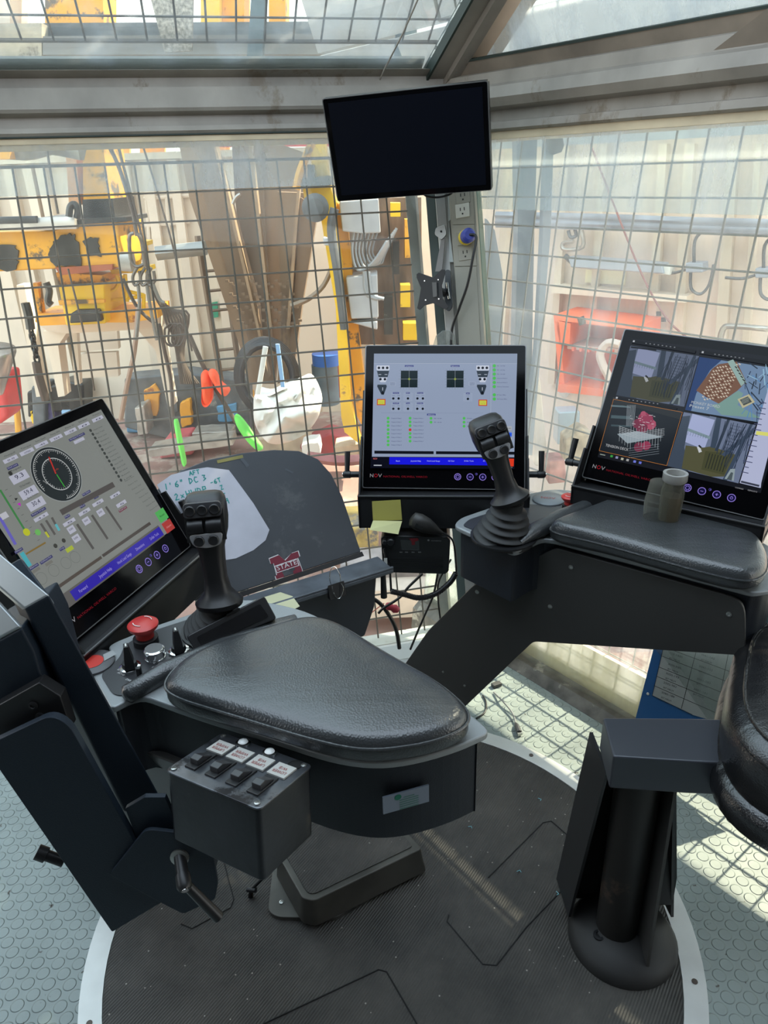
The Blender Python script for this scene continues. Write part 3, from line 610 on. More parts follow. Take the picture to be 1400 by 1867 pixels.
# ---- foreground bracket at the left (side of another monitor mount)
t = thing('monitor_mount', 'dark blue-grey monitor mount with hinge plates in the left foreground', 'monitor mount', pz(150, 1600, 0))
M_br = pm('bracket_blue', (.010, .017, .027), .55, .0, spec=.3, bump=.25, bscale=700)
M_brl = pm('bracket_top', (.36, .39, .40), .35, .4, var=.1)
def fy(x, y, Y): return pyy(x, y, Y)
mw = V((-.42, .149, .895)).normalized()
# beam: light end face + dark front face
m = MB(); m.prism([fy(x, y, .80) for x, y in ((45, 1110), (90, 1085), (292, 1452), (228, 1484))], V((-.05, .05, .03))); m.build('upright', M_br, t, bevel=.004)
m = MB(); m.prism([fy(45, 1110, .80), fy(90, 1085, .80), fy(90, 1085, .80)+V((-.22, .13, .12)), fy(45, 1110, .80)+V((-.22, .13, .12))], V((0, .01, -.02))); m.build('upright_top', M_brl, t, bevel=.003)
m = MB(); m.prism([fy(x, y, .79) for x, y in ((-60, 1200), (38, 1145), (62, 1190), (100, 1320), (-60, 1420))], V((0, .12, 0))); m.build('rear_housing', M_br, t, bevel=.004)
m = MB(); m.prism([fy(38, 1143, .79), fy(-60, 1195, .79), fy(-60, 1195, .79)+V((-.12, .1, .15)), fy(38, 1143, .79)+V((-.16, .1, .13))], V((0, .01, -.01))); m.build('housing_top', M_brl, t, bevel=.003)
m = MB(); m.prism([fy(x, y, .77) for x, y in ((-10, 1345), (-10, 1290), (70, 1245), (110, 1270), (130, 1330))], V((0, .02, 0))); m.build('pivot_block', M_black, t, bevel=.002)
for x, y in ((60, 1287), (73, 1307)): screw('bolt', fy(x, y, .768), V((0, -1, .1)), .006, t, M_black)
m = MB(); m.prism(rnd([fy(x, y, .745) for x, y in ((-30, 1362), (92, 1304), (126, 1322), (304, 1640), (204, 1700), (-30, 1360))][:5], [0, .015, .015, .01, .004]), V((0, .012, 0))); m.build('side_plate', M_br, t, bevel=.0015)
m = MB(); m.prism([fy(x, y, .752) for x, y in ((228, 1475), (263, 1454), (301, 1454), (335, 1530), (320, 1600), (260, 1560))], V((0, .008, 0))); m.build('hinge_tongue', M_br, t, bevel=.001)
m = MB(); m.prism(rnd([fy(x, y, .737) for x, y in ((199, 1595), (262, 1516), (275, 1513), (358, 1523), (386, 1540), (397, 1612), (392, 1640), (334, 1667), (300, 1650))], .006), V((0, .006, 0))); m.build('hinge_plate', M_br, t, bevel=.001)
m = MB(); kp = fy(328, 1562, .735); m.lathe([(.013, 0), (.013, .003), (.007, .004)], kp, (0, -1, .15), 20); m.build('washer', M_steel, t, smooth=40)
lv = lever('clamp_lever', kp, V((.35, -1, -.3)), V((.5, -.1, -.75)), .075, t, .85)
m = MB(); m.lathe([(.008, -.02), (.008, .005), (.011, .006), (.011, .02), (.0001, .02)], fy(92, 1562, .76), (-.8, 0, .5), 12); m.build('clamp_knob', M_black, t, smooth=40)
m = MB(); m.bx((fy(330, 1560, .75).x-.03, .76, .55), (fy(330, 1560, .75).x+.03, .93, .6)); m.build('tie_bar', M_br, t)
# ================================================================ monitors
def lin(r, g, b):
    f = lambda c: ((c/255+.055)/1.055)**2.4 if c > 10 else c/255/12.92
    return (f(r), f(g), f(b))
M_case = pm('monitor_case', (.011, .011, .012), .42, 0, spec=.35)
M_edge = pm('monitor_edge', (.16, .16, .16), .35, .5)
M_face = pm('monitor_glass', (.002, .002, .0025), .08, 0, spec=.12)
class Pl:
    """flat artwork on a plane: positions read from the photo, sizes in metres"""
    def __init__(s, P, u, v, n, zm=(0, 0, 1), off=.0006): s.P = V(P); s.u = V(u).normalized(); s.v = V(v).normalized(); s.n = V(n).normalized(); s.zm = zm; s.m = MB(); s.o = off; s.k = 0
    def at(s, x, y): return pp(s.zm[0]+x/s.zm[2], s.zm[1]+y/s.zm[2], s.P+s.n*s.o, s.n)
    def layer(s, d=.0003): s.o += d; return s
    def R(s, x, y, w, h, col, rot=0):
        c = s.at(x, y); s.k += 1; c = c+s.n*(s.k*2e-6); a = s.u*cos(rot)+s.v*sin(rot); b = s.v*cos(rot)-s.u*sin(rot); s.m.poly([c-a*w/2-b*h/2, c+a*w/2-b*h/2, c+a*w/2+b*h/2, c-a*w/2+b*h/2], lin(*col)); return s
    def C(s, x, y, r, col, n=18, ry=None):
        c = s.at(x, y); s.k += 1; c = c+s.n*(s.k*2e-6); s.m.poly([c+s.u*(r*cos(2*pi*k/n))+s.v*((ry or r)*sin(2*pi*k/n)) for k in range(n)], lin(*col)); return s
    def ring(s, x, y, r, w, col, n=32, a0=0, a1=2*pi):
        c = s.at(x, y); s.k += 1; c = c+s.n*(s.k*2e-6)
        for k in range(n):
            A0 = a0+(a1-a0)*k/n; A1 = a0+(a1-a0)*(k+1)/n
            s.m.poly([c+s.u*(q*cos(a))+s.v*(q*sin(a)) for q, a in ((r, A0), (r, A1), (r-w, A1), (r-w, A0))], lin(*col))
        return s
    def G(s, pts, col): s.k += 1; s.m.poly([s.at(x, y)+s.n*(s.k*2e-6) for x, y in pts], lin(*col)); return s
    def Ln(s, x0, y0, x1, y1, w, col):
        a = s.at(x0, y0); b = s.at(x1, y1); d = (b-a).normalized(); q = s.n.cross(d)*(w/2); s.k += 1; e = s.n*(s.k*2e-6)
        s.m.poly([a-q+e, b-q+e, b+q+e, a+q+e], lin(*col)); return s
    def T(s, st, x, y, h, col, width=None, center=False, rot=0):
        a = s.u*cos(rot)+s.v*sin(rot); b = s.v*cos(rot)-s.u*sin(rot); s.k += 1
        s.m.text(st, s.at(x, y)+s.n*(s.k*2e-6), a, b, h, lin(*col), width, center); return s
MW, MH = .385, .347
class Mon: pass
def monitor(name, label, C, u, v, W=MW, H=MH, th=.04, parts=True):
    o = Mon(); o.C = V(C); o.u = V(u).normalized(); o.v = V(v); o.v = (o.v-o.u*o.v.dot(o.u)).normalized(); o.n = o.u.cross(o.v).normalized(); o.W = W; o.H = H
    if o.n.dot(EYE-o.C) < 0: o.n = -o.n
    o.p = lambda a, b, c=0: o.C+o.u*((a-.5)*W)+o.v*((b-.5)*H)+o.n*c
    o.t = thing(name, label, 'monitor', o.p(.5, 0, -th/2))
    r = lambda c, e=0: rnd([o.p(-e, -e, c), o.p(1+e, -e, c), o.p(1+e, 1+e, c), o.p(-e, 1+e, c)], .006)
    m = MB(); m.loft([r(-.004), r(-th*.9), [q+o.n*0 for q in rnd([o.p(.03, .03, -th), o.p(.97, .03, -th), o.p(.97, .97, -th), o.p(.03, .97, -th)], .006)]]); m.build('casing', M_case, o.t, bevel=.001)
    m = MB(); m.loft([r(-.004), r(-.0003)]); m.build('edge_trim', M_edge, o.t)
    m = MB(); m.prism(rnd([o.p(.006, .006, -.002), o.p(.994, .006, -.002), o.p(.994, .994, -.002), o.p(.006, .994, -.002)], .005), o.n*.0022); m.build('glass_face', M_face, o.t)
    return o
def tray(mo, label_side='both', f=.04, hh=.085, w=.40):
    """support trough below the monitor: front box, stepped side plates, lever handles"""
    hn = V((mo.n.x, mo.n.y, 0)).normalized(); c = mo.p(.5, 0); u = V((mo.u.x, mo.u.y, 0)).normalized()
    p = c+hn*f; m = MB()
    m.loft([[p-u*w/2, p+u*w/2, p+u*w/2-hn*.01, p-u*w/2-hn*.01], [p-u*w/2-Z*hh, p+u*w/2-Z*hh, p+u*w/2-hn*.01-Z*hh, p-u*w/2-hn*.01-Z*hh]]); m.build('tray_front', M_case, mo.t, bevel=.0015)
    m = MB(); m.box(p-hn*.085-Z*(hh-.003), u*w/2, hn*.078, Z*.003); m.build('tray_floor', M_case, mo.t)
    m = MB(); m.loft([[p-u*w/2-Z*.006, p+u*w/2-Z*.006, p+u*w/2-hn*.16-Z*.012, p-u*w/2-hn*.16-Z*.012], [q-Z*.004 for q in (p-u*w/2-Z*.006, p+u*w/2-Z*.006, p+u*w/2-hn*.16-Z*.012, p-u*w/2-hn*.16-Z*.012)]]); m.build('tray_cover', M_case, mo.t)
    m = MB(); m.box(p-Z*.0012+hn*.0006, u*w/2, hn*.0012, Z*.0012); m.build('tray_lip', M_edge, mo.t)
    for s in (-1, 1):
        e = u*(s*(w/2-.002)); m = MB()
        q = [p+e, p+e-Z*hh, p+e-Z*hh-hn*.16, p+e-hn*.16+Z*.02, mo.p(.5, .70, -.055)+e, mo.p(.5, .70, -.02)+e, mo.p(.5, .36, -.008)+e, mo.p(.5, .36, .012)+e, mo.p(.5, .20, .016)+e, mo.p(.5, .20, .028)+e]
        m.prism(q, u*(-.004*s)); m.build('tray_side', M_case, mo.t)
        lever('clamp_lever', mo.p(.5, .10, .0)+e, u*s, mo.v*1.0+u*(-.35*s)*0+mo.n*.1, .055, mo.t, .75)
LOGO = (225, 225, 230)
def bezel_marks(mo, pl):
    """maker's lettering, light ring buttons"""
    lg = Pl(mo.C, mo.u, mo.v, mo.n, off=.0006); P = lambda a, b: mo.p(a, b, .0008)
    m = MB(); W_ = lin(150, 150, 155); R_ = lin(170, 25, 40)
    m.text('N', P(.045, .075), mo.u, mo.v, .0085, W_, width=.009); m.text('O', P(.072, .075), mo.u, mo.v, .0085, R_, width=.009); m.text('V', P(.098, .075), mo.u, mo.v, .0085, W_, width=.009)
    m.text('NATIONAL OILWELL VARCO', P(.13, .075), mo.u, mo.v, .0045, lin(125, 18, 32), width=.105)
    m.build('maker_lettering', M_glow, mo.t, recalc=False)
    for a, s_ in ((.589, '*'), (.665, '-'), (.742, '+'), (.817, 'o')):
        q = Pl(P(a, .085), mo.u, mo.v, mo.n, off=0); q.at = lambda x, y, c=P(a, .085): c+mo.u*x+mo.v*y
        q.C(0, 0, .0075, (14, 10, 60)); q.ring(0, 0, .0082, .0014, (150, 130, 225))
        if s_ == '*':
            q.ring(0, 0, .0042, .0009, (150, 130, 225), 16)
            for k in range(8): q.R(.0055*cos(k*pi/4), .0055*sin(k*pi/4), .0012, .0012, (150, 130, 225))
        elif s_ == 'o': q.ring(0, 0, .003, .0009, (150, 130, 225), 14); q.R(0, .0025, .0008, .003, (150, 130, 225))
        else:
            q.R(0, 0, .006, .0012, (150, 130, 225))
            if s_ == '+': q.R(0, 0, .0012, .006, (150, 130, 225))
        q.m.build('touch_button', M_glow, mo.t, recalc=False)
    q = Pl(P(.7, .12), mo.u, mo.v, mo.n, off=0); q.at = lambda x, y, c=P(.703, .105): c+mo.u*x+mo.v*y
    q.ring(0, 0, .0028, .0008, (90, 80, 170), 12); q.C(.001, 0, .0012, (90, 80, 170)); q.m.build('brightness_mark', M_glow, mo.t, recalc=False)

# ---- centre monitor
mc = monitor('touch_monitor', 'touch screen monitor between the two joysticks showing joystick diagrams and green relay dots', (.1507, 1.6971, .9646), (.9959, -.0894, -.0128), (.0537, .4725, .8797))
d = Pl(mc.C, mc.u, mc.v, mc.n, (640, 610, 4.118)); GB = (152, 166, 192); DK = (16, 34, 38); NV = (48, 62, 135)
d.G([(172, 143), (1248, 143), (1222, 998), (155, 992)], GB)
d.G([(172, 143), (1248, 143), (1246, 215), (171, 215)], (146, 160, 184)); d.layer()
d.Ln(171, 216, 1246, 218, .0004, (200, 208, 220)); d.Ln(1052, 218, 1046, 860, .0006, (190, 200, 215))
for x0 in (436, 781):
    d.R(x0, 236, .021, .0042, NV); d.R(x0, 334, .040, .0405, DK)
for x0 in (436, 781):
    for k in range(-3, 4): d.Ln(x0+k*21, 258, x0+k*21, 410, .0002, (26, 52, 54)); d.Ln(x0-75, 334+k*21, x0+75, 334+k*21, .0002, (26, 52, 54))
d.layer()
for x0, s_ in ((436, 'Left Joystick'), (781, 'Right Joystick')):
    d.T(s_, x0, 240, .0022, (220, 225, 240), width=.018, center=True)
    d.Ln(x0, 252, x0, 414, .0009, (140, 150, 160)); d.Ln(x0-81, 334, x0+81, 334, .0009, (140, 150, 160)); d.ring(x0, 334, .0024, .0006, (190, 210, 60), 10); d.R(x0, 334, .007, .0005, (190, 210, 60)); d.R(x0, 334, .0005, .007, (190, 210, 60))
for x0 in (240, 988):
    w0 = (208, 216, 232); d.G([(x0-48, 232), (x0+48, 232), (x0+50, 262), (x0+42, 270), (x0-42, 270), (x0-50, 262)], w0); d.G([(x0-46, 272), (x0+46, 272), (x0+34, 320), (x0-34, 320)], (50, 62, 74)); d.G([(x0-33, 322), (x0+33, 322), (x0+20, 358), (x0-20, 358)], w0)
    d.G([(x0-42, 376), (x0+24, 376), (x0+28, 390), (x0+6, 452), (x0-12, 452), (x0-44, 390)], (50, 62, 74)); d.layer()
    for q in (-31, 0, 31): d.C(x0+q, 250, .0032, (14, 20, 34))
    for q in (-20, 14): d.C(x0+q, 335, .0032, (14, 20, 34))
    for q in (-24, 22): d.R(x0+q, 300, .0065, .0012, w0)
    d.R(x0-3, 408, .0014, .0075, w0); d.C(x0-3, 438, .003, (14, 18, 26))
for x0 in (226, 989): d.R(x0, 512 if x0 > 500 else 507, .0205, .0150, (205, 62, 40)); d.layer(); d.R(x0, 512 if x0 > 500 else 507, .0165, .011, (215, 215, 80)); d.layer(); d.T('Download', x0, 508, .0018, (60, 110, 40), width=.012, center=True); d.T('Override', x0, 521, .0018, (60, 110, 40), width=.012, center=True)
for x0 in (311, 909): d.R(x0, 370, .0155, .0085, (200, 208, 222)); d.layer(.0001); d.R(x0, 370, .0150, .008, GB); d.T('Feedback', x0, 366, .0016, (40, 50, 90), width=.011, center=True); d.T('Joystick', x0, 378, .0016, (40, 50, 90), width=.010, center=True)
for xs, yy, hd, subs in (((317, 357), 480, 'TDS Func', ('Status', 'Off')), ((427,), 480, 'RPC', ('Override',)), ((498, 539), 480, 'PLS Jaws', ('Open', 'Close')), ((317, 357), 557, 'TDS RPT', ('Open', 'Close')), ((427,), 557, 'Tong', ('Enable',)), ((497, 538), 557, 'PLS Elev', ('Open', 'Close')), ((877,), 483, 'Drawworks', ('Enable',))):
    xm = sum(xs)/len(xs); w_ = .021 if len(xs) > 1 else .0195
    d.R(xm, yy-12, w_+.001, .0185, (172, 184, 206)); d.layer(.0001); d.R(xm, yy-12, w_, .0175, (156, 170, 196)); d.layer(.0001); d.R(xm, yy-41, .0145 if len(xs) > 1 else .009, .0036, NV); d.layer(.0001); d.T(hd, xm, yy-38, .0019, (225, 230, 240), width=.012 if len(xs) > 1 else .007, center=True)
    for x_, s_ in zip(xs, subs): d.C(x_, yy, .0029, (18, 26, 36)); d.T(s_, x_, yy-20, .0016, (50, 56, 90), width=.007, center=True)
d.R(602, 601, .0205, .0042, NV); d.layer(.0001); d.T('SPSD States', 602, 605, .0022, (220, 225, 240), width=.016, center=True)
d.Ln(225, 588, 990, 590, .0004, (120, 132, 160))
GN = (84, 196, 92)
for x0, ys, st in ((278, [628, 656, 684, 714, 743, 771, 800, 828], 'Category A Relay %d'), (443, [628, 656, 684, 715, 743, 771, 800], 'Category B Relay %d'), (600, [629, 658], 'PSD - UA X0%d'), (848, [629, 658, 688], 'SP Relay %d')):
    for i, y in enumerate(ys):
        d.C(x0, y, .0034, (214, 58, 44) if (x0 == 443 and i == 3) else GN); d.T(st % (i+1), x0+22, y+4, .0023, (52, 58, 104), width=.025 if x0 < 500 else (.018 if x0 < 700 else .014))
for i, (y, s_) in enumerate(((235, 'PSD - UA X-B1'), (266, 'PSD - UA X-B2'), (297, 'PSD - UA X-B3'), (328, 'Advanced Watch 1'), (360, 'Advanced Watch 2'), (391, 'Advanced Commutate'), (453, 'SP Tower Offline'), (484, 'Mud Pumps Offline'))):
    d.C(1075, y, .0040, GN); d.T(s_, 1094, y+4, .0022, (52, 58, 104), width=(.019, .019, .019, .025, .025, .028, .021, .024)[i])
d.layer()
for y, c, s_ in ((703, (176, 182, 190), 'Joy Adjustment'), (750, (44, 98, 245), 'SZ Rated'), (792, (186, 194, 204), 'FA Rated'), (838, (180, 188, 198), 'TA Rated')): d.R(1158, y, .030, .0095, c); d.layer(.0001); d.T(s_, 1165, y+4, .0030, (30, 45, 120) if y == 750 else (30, 34, 40), width=.022, center=True)
d.G([(175, 872), (620, 876), (620, 898), (175, 894)], (10, 14, 24)); d.G([(637, 876), (1226, 880), (1225, 902), (637, 898)], (10, 14, 24))
d.G([(150, 917), (1230, 922), (1228, 1010), (145, 1002)], (4, 6, 22)); d.layer(); d.G([(288, 920), (1165, 930), (1162, 984), (286, 975)], (22, 22, 232)); d.G([(1165, 931), (1223, 932), (1220, 990), (1162, 988)], (232, 60, 30)); d.layer()
for x0, s_, w_ in ((352, 'Back', .010), (486, 'Joystick Help', .024), (618, 'Hook Load Gauge', .031), (752, 'AD Chair', .015), (884, 'Driller Tools', .022), (1010, 'AD Tools', .012)): d.T(s_, x0, 954, .0032, (200, 205, 250), width=w_, center=True)
d.T('NOV', 165, 938, .004, (225, 120, 120), width=.010); d.R(200, 982, .019, .0025, (190, 195, 205)); d.T('AVE', 1192, 1000, .002, (190, 190, 190), width=.006)
d.m.build('display', M_glow, mc.t, recalc=False); bezel_marks(mc, d); tray(mc)

# ---- left monitor
ml = monitor('touch_monitor', 'tilted touch screen monitor at the left showing a round hook load dial and sliders', (-.5419, 1.2318, .9549), (.3264, .9452, -.0041), (-.4201, .149, .8952))
d = Pl(ml.C, ml.u, ml.v, ml.n, (0, 760, 4.242)); p = ml.p
def q4(mo, a0, b0, a1, b1, col, c): mo_m.poly([mo.p(a0, b0, c), mo.p(a1, b0, c), mo.p(a1, b1, c), mo.p(a0, b1, c)], lin(*col))
mo_m = d.m; G0 = (132, 136, 132)
q4(ml, .058, .15, .943, .94, G0, .0006); d.layer(.0005); GT = (66, 66, 110); WH = (184, 186, 202)
# dial
d.C(440, 442, .0520, (150, 156, 156), 40); d.layer(.0002); d.C(440, 442, .0505, (38, 44, 46), 40); d.layer(.0002)
d.ring(442, 442, .047, .0009, (196, 200, 200), 40, radians(-105), radians(200)); d.ring(443, 442, .0305, .0014, (190, 194, 194), 40)
dc = d.at(442, 442)
for k in range(60):
    a = radians(-100+k*5); L0 = .040 if k % 5 == 0 else .0425; m_ = d.m; u0 = d.u*cos(a)+d.v*sin(a); t0 = d.v*cos(a)-d.u*sin(a); m_.poly([dc+u0*L0-t0*.0004, dc+u0*.0465-t0*.0004, dc+u0*.0465+t0*.0004, dc+u0*L0+t0*.0004], lin(200, 204, 204))
for k in range(36):
    a = radians(k*10); u0 = d.u*cos(a)+d.v*sin(a); t0 = d.v*cos(a)-d.u*sin(a); d.m.poly([dc+u0*.0255-t0*.0003, dc+u0*.0295-t0*.0003, dc+u0*.0295+t0*.0003, dc+u0*.0255+t0*.0003], lin(170, 174, 174))
d.layer(.0002); d.Ln(432, 440, 378, 310, .0028, (190, 52, 44)); d.Ln(438, 445, 500, 542, .0018, (60, 180, 60)); d.T('Weight on Bit', 330, 500, .003, (180, 184, 184), width=.022, rot=-.9); d.T('klb', 425, 420, .003, (170, 60, 50), width=.01)
def lab(x, y, w_, s_, c=GT, h=.005): d.R(x, y, w_, h, c); d.layer(.0001); d.T(s_, x, y+3, h*.5, (170, 172, 190), width=w_*.85, center=True)
def fld(x, y, w_, h, s_, th=.004): d.R(x, y, w_, h, WH); d.layer(.0001); d.T(s_, x+6, y+7, th, (34, 34, 60), width=w_*.5, center=True)
for x, y, s_, cap in ((82, 327, '0.0', 'Overpull'), (208, 270, '107000', 'Torque'), (320, 213, '-45', 'Rotary Speed'), (434, 163, '364', 'Pump SPM'), (545, 112, '-58', 'Flow In'), (648, 65, '0', 'Standpipe'), (755, 15, '0', 'Pressure')):
    fld(x, y, .031, .0068, s_, .003); d.T(cap, x-5, y-32, .0028, (70, 74, 72), width=.024, center=True)
lab(98, 385, .024, 'Hook Load'); lab(595, 155, .043, 'Standpipe Pressure'); fld(612, 183, .028, .006, '---', .002); lab(298, 735, .034, 'Rotary Torque'); lab(668, 590, .022, 'Pit Gain')
for x, y, s_, cap in ((150, 465, '9.3', 'Ropes'), (222, 585, '59.4', 'TD Rail Height'), (280, 672, '30.4', 'Block Position')): d.T(cap, x-25, y-55, .0032, (52, 54, 60), width=.024, center=True); fld(x, y, .037, .0155, s_, .0075)
fld(318, 775, .032, .0065, '4.3', .003); d.C(80, 437, .004, (52, 54, 52))
for x, y, w_ in ((540, 815, .0), (658, 735, 0), (762, 665, 0)): fld(x-5, y, .029, .0065, '5', .003); lab(x-20, y-45, .013, 'Mud')
for i in range(14): 
    f = i/13.; x = 700+f*235; y = 105+f*385; d.C(x, y, .0032, (64, 68, 66)); d.T(('Heave Comp', 'Pipe Track', 'Riser Limit', 'Elevator', 'Crown Saver', 'Drill Floor', 'Upper Limit', 'Load Limit', 'Slips Set', 'Auto Drill', 'Anti Coll', 'Brake', 'Reset', 'Link')[i], x+25, y+3, .0026, (80, 84, 82), width=.026, rot=0)
for i in range(8): f = i/7.; d.T('Status line', 965+f*195, 505+f*225, .0026, (92, 96, 92), width=.030)
d.Ln(470, 742, 880, 522, .0105, (84, 80, 78)); lab(950, 715, .024, 'Total Vol', (120, 70, 80)); fld(938, 672, .028, .007, '5', .003); fld(890, 605, .028, .006, '0', .003)
for x0, y0, x1, y1 in ((595, 830, 722, 1022), (710, 760, 832, 945), (818, 695, 940, 875)): d.Ln(x0, y0, x1, y1, .0055, (88, 86, 84)); d.layer(.0001)
for x, y in ((552, 872), (590, 940), (668, 805), (778, 740)): d.R(x, y, .0165, .0125, WH); d.layer(.0001); d.T('500', x, y+4, .0035, (50, 50, 60), width=.010, center=True)
for i in range(9): f = i/8.; d.T('-', 40+f*250, 575+f*390, .004, (60, 60, 60), width=.006)
d.Ln(0, 565, 215, 915, .0040, (66, 130, 74)); d.layer(.0001); d.C(205, 892, .0065, (190, 196, 44)); d.C(292, 893, .0055, (110, 185, 96)); d.G([(110, 630), (138, 628), (122, 650)], (40, 40, 40)); d.G([(130, 675), (155, 662), (162, 692)], (190, 50, 190))
d.Ln(0, 780, 120, 988, .0055, (104, 98, 190)); d.R(32, 765, .014, .010, (190, 192, 200)); d.Ln(315, 825, 378, 925, .0048, (92, 90, 88)); d.Ln(355, 800, 425, 912, .0048, (92, 90, 88)); d.Ln(400, 778, 430, 835, .0048, (92, 90, 88)); d.layer(.0001); d.Ln(350, 890, 378, 932, .0045, (186, 190, 60)); d.Ln(430, 830, 458, 880, .005, (96, 180, 190))
d.Ln(200, 1062, 352, 972, .0028, (130, 106, 52)); d.C(428, 998, .004, (66, 66, 62)); d.C(492, 957, .004, (66, 66, 62)); d.Ln(165, 1050, 232, 1155, .0085, (76, 172, 184)); lab(145, 1035, .017, 'Wiper'); lab(262, 1160, .020, 'Alarms'); lab(358, 1105, .028, 'Mud Return Flow'); lab(480, 1020, .012, 'Trip')
d.R(538, 1023, .017, .0075, (172, 186, 66), rot=0); d.R(280, 1185, .016, .005, (120, 120, 114)); d.R(378, 1132, .016, .005, (120, 120, 114))
for x, y in ((320, 1250), (415, 1188), (510, 1130), (580, 1085)): d.ring(x, y, .0105, .0005, (98, 104, 98), 24)
d.G([(385, 1345), (778, 1075), (790, 1095), (400, 1368)], (84, 76, 70)); d.G([(785, 1068), (1155, 812), (1168, 832), (800, 1086)], (78, 72, 68)); d.layer(.0001)
q4(ml, .10, .15, .845, .222, (96, 94, 92), .0014+d.o-.0006); q4(ml, .16, .158, .845, .212, (52, 40, 168), .0018+d.o-.0006)
def lt(s_, a, w_): mo_m.text(s_, p(a, .176, .0024+d.o-.0006), ml.u, ml.v, .0058, lin(170, 160, 225), width=w_)
lt('Forward', .20, .021); lt('Joystick Help', .34, .034); lt('Hook Load Gauge', .475, .041); lt('Dimensions', .62, .026); lt('Driller Tools', .74, .028)
q4(ml, .868, .15, .942, .215, (176, 62, 56), .0016+d.o); q4(ml, .868, .222, .942, .29, (84, 178, 92), .0016+d.o); mo_m.text('Reset', p(.885, .25, .002+d.o), ml.u, ml.v, .004, lin(30, 80, 40), width=.016); mo_m.text('Alarm', p(.885, .175, .002+d.o), ml.u, ml.v, .004, lin(230, 150, 150), width=.016)
d.m.build('display', M_glow, ml.t, recalc=False); bezel_marks(ml, d); tray(ml)

# ---- right monitor: four camera pictures
mr = monitor('touch_monitor', 'touch screen monitor at the right showing four camera pictures of the derrick', (.658, 1.505, 1.002), (.803, -.596, -.033), (.298, .353, .887))
d = Pl(mr.C, mr.u, mr.v, mr.n, (1030, 580, 3.784)); mo_m = d.m
q4(mr, .06, .15, .945, .94, (22, 24, 30), .0006); d.layer(.0004); rng = random.Random(3)
def cam_view(A_, B_, C_, D_, dim):
    """one picture of tall steelwork: A_ top left, B_ top right, C_ bottom right, D_ bottom left"""
    def W(s_, t_): return ((A_[0]*(1-s_)+B_[0]*s_)*(1-t_)+(D_[0]*(1-s_)+C_[0]*s_)*t_, (A_[1]*(1-s_)+B_[1]*s_)*(1-t_)+(D_[1]*(1-s_)+C_[1]*s_)*t_)
    k = lambda c: tuple(int(x*dim) for x in c)
    d.G([A_, B_, C_, D_], k((112, 124, 150))); d.layer(.0001)
    d.G([W(.12, .02), W(.44, .05), W(.42, .58), W(.12, .52)], k((170, 180, 218))); d.G([W(.12, .28), W(.45, .34), W(.45, .39), W(.12, .33)], k((128, 150, 160)))
    d.G([W(.0, .1), W(.1, .06), W(.15, .62), W(.30, 1), W(0, 1)], k((64, 76, 92))); d.layer(.0001)
    d.G([W(.16, .58), W(.40, .55), W(.50, .50), W(.86, .55), W(.84, .93), W(.62, 1), W(.2, .98)], k((86, 86, 60))); d.G([W(.44, .60), W(.80, .55), W(.78, .92), W(.46, .92)], k((74, 76, 50))); d.layer(.0001)
    for i in range(7): f = .50+i*.04; d.G([W(f, .62), W(f+.014, .62), W(f+.014, .88), W(f, .88)], k((46, 50, 40)))
    d.G([W(.45, .0), W(.52, .0), W(.56, .36), W(.56, .52), W(.49, .52), W(.47, .3)], k((60, 74, 92))); d.G([W(.60, .0), W(.64, .0), W(.60, .56), W(.56, .56)], k((52, 64, 80)))
    d.G([W(1.0, .02), W(1, .14), W(.72, .62), W(.66, .60)], k((66, 80, 100))); d.G([W(.92, .0), W(.96, 0), W(.84, 1), W(.78, 1)], k((62, 76, 96))); d.layer(.0001)
    for i in range(22):
        a_ = .58+rng.random()*.4; b_ = a_-.12+rng.random()*.18; d.Ln(*W(a_, rng.random()*.2), *W(min(.99, b_), .45+rng.random()*.5), .0007+rng.random()*.0009, k((44, 56, 74)))
    for i in range(9): t_ = .08+i*.055; d.Ln(*W(.68, t_), *W(.83, t_+.01), .0006, k((40, 50, 66)))
    d.layer(.0001); d.Ln(*W(.70, .03), *W(.67, .52), .0010, k((36, 46, 60))); d.Ln(*W(.84, .03), *W(.80, .5), .0010, k((36, 46, 60)))
    for i in range(8): d.Ln(*W(.14+i*.036, .34), *W(.14+i*.036, .40), .0006, k((90, 104, 120)))
    d.Ln(*W(.33, .55), *W(.38, .64), .006, k((205, 210, 214))); d.Ln(*W(.33, .53), *W(.37, .56), .0035, k((30, 34, 40))); d.G([W(.80, .98), W(.84, .80), W(.90, .78), W(.93, .98)], k((150, 165, 170))); d.layer(.0001); d.G([W(.83, .98), W(.86, .85), W(.89, .85), W(.90, .98)], k((80, 92, 96)))
cam_view((452, 190), (925, 262), (822, 612), (352, 532), .82)
cam_view((822, 640), (1316, 738), (1196, 1140), (704, 1020), 1.0)
# racking board picture
d.G([(928, 268), (1440, 345), (1345, 720), (828, 635)], (112, 138, 170)); d.layer(.0001); d.G([(928, 268), (1080, 290), (1000, 360), (905, 520), (870, 640), (828, 635)], (34, 62, 112)); d.layer(.0001)
d.G([(1015, 350), (1060, 318), (1185, 300), (1250, 440), (1190, 500), (1060, 590), (1000, 560), (905, 500)], (120, 84, 62))
d.G([(1060, 590), (1195, 500), (1230, 520), (1190, 600), (1350, 690), (1080, 668), (1010, 600)], (122, 158, 150)); d.layer(.0001)
for i in range(11):
    for j in range(10):
        x = 1030+j*19-i*9.; y = 345+i*22+j*(-3)
        if x < 920+abs(i-5)*6 or x > 1240: continue
        d.R(x+4, y, .0042, .0022, (214, 200, 180) if (i+j) % 5 else (96, 56, 36), rot=-.5)
d.G([(1120, 300), (1160, 285), (1250, 440), (1215, 470)], (150, 178, 172)); d.layer(.0001)
for i in range(6): d.R(1180+i*13, 340+i*22, .006, .0022, (50, 40, 34), rot=-.6)
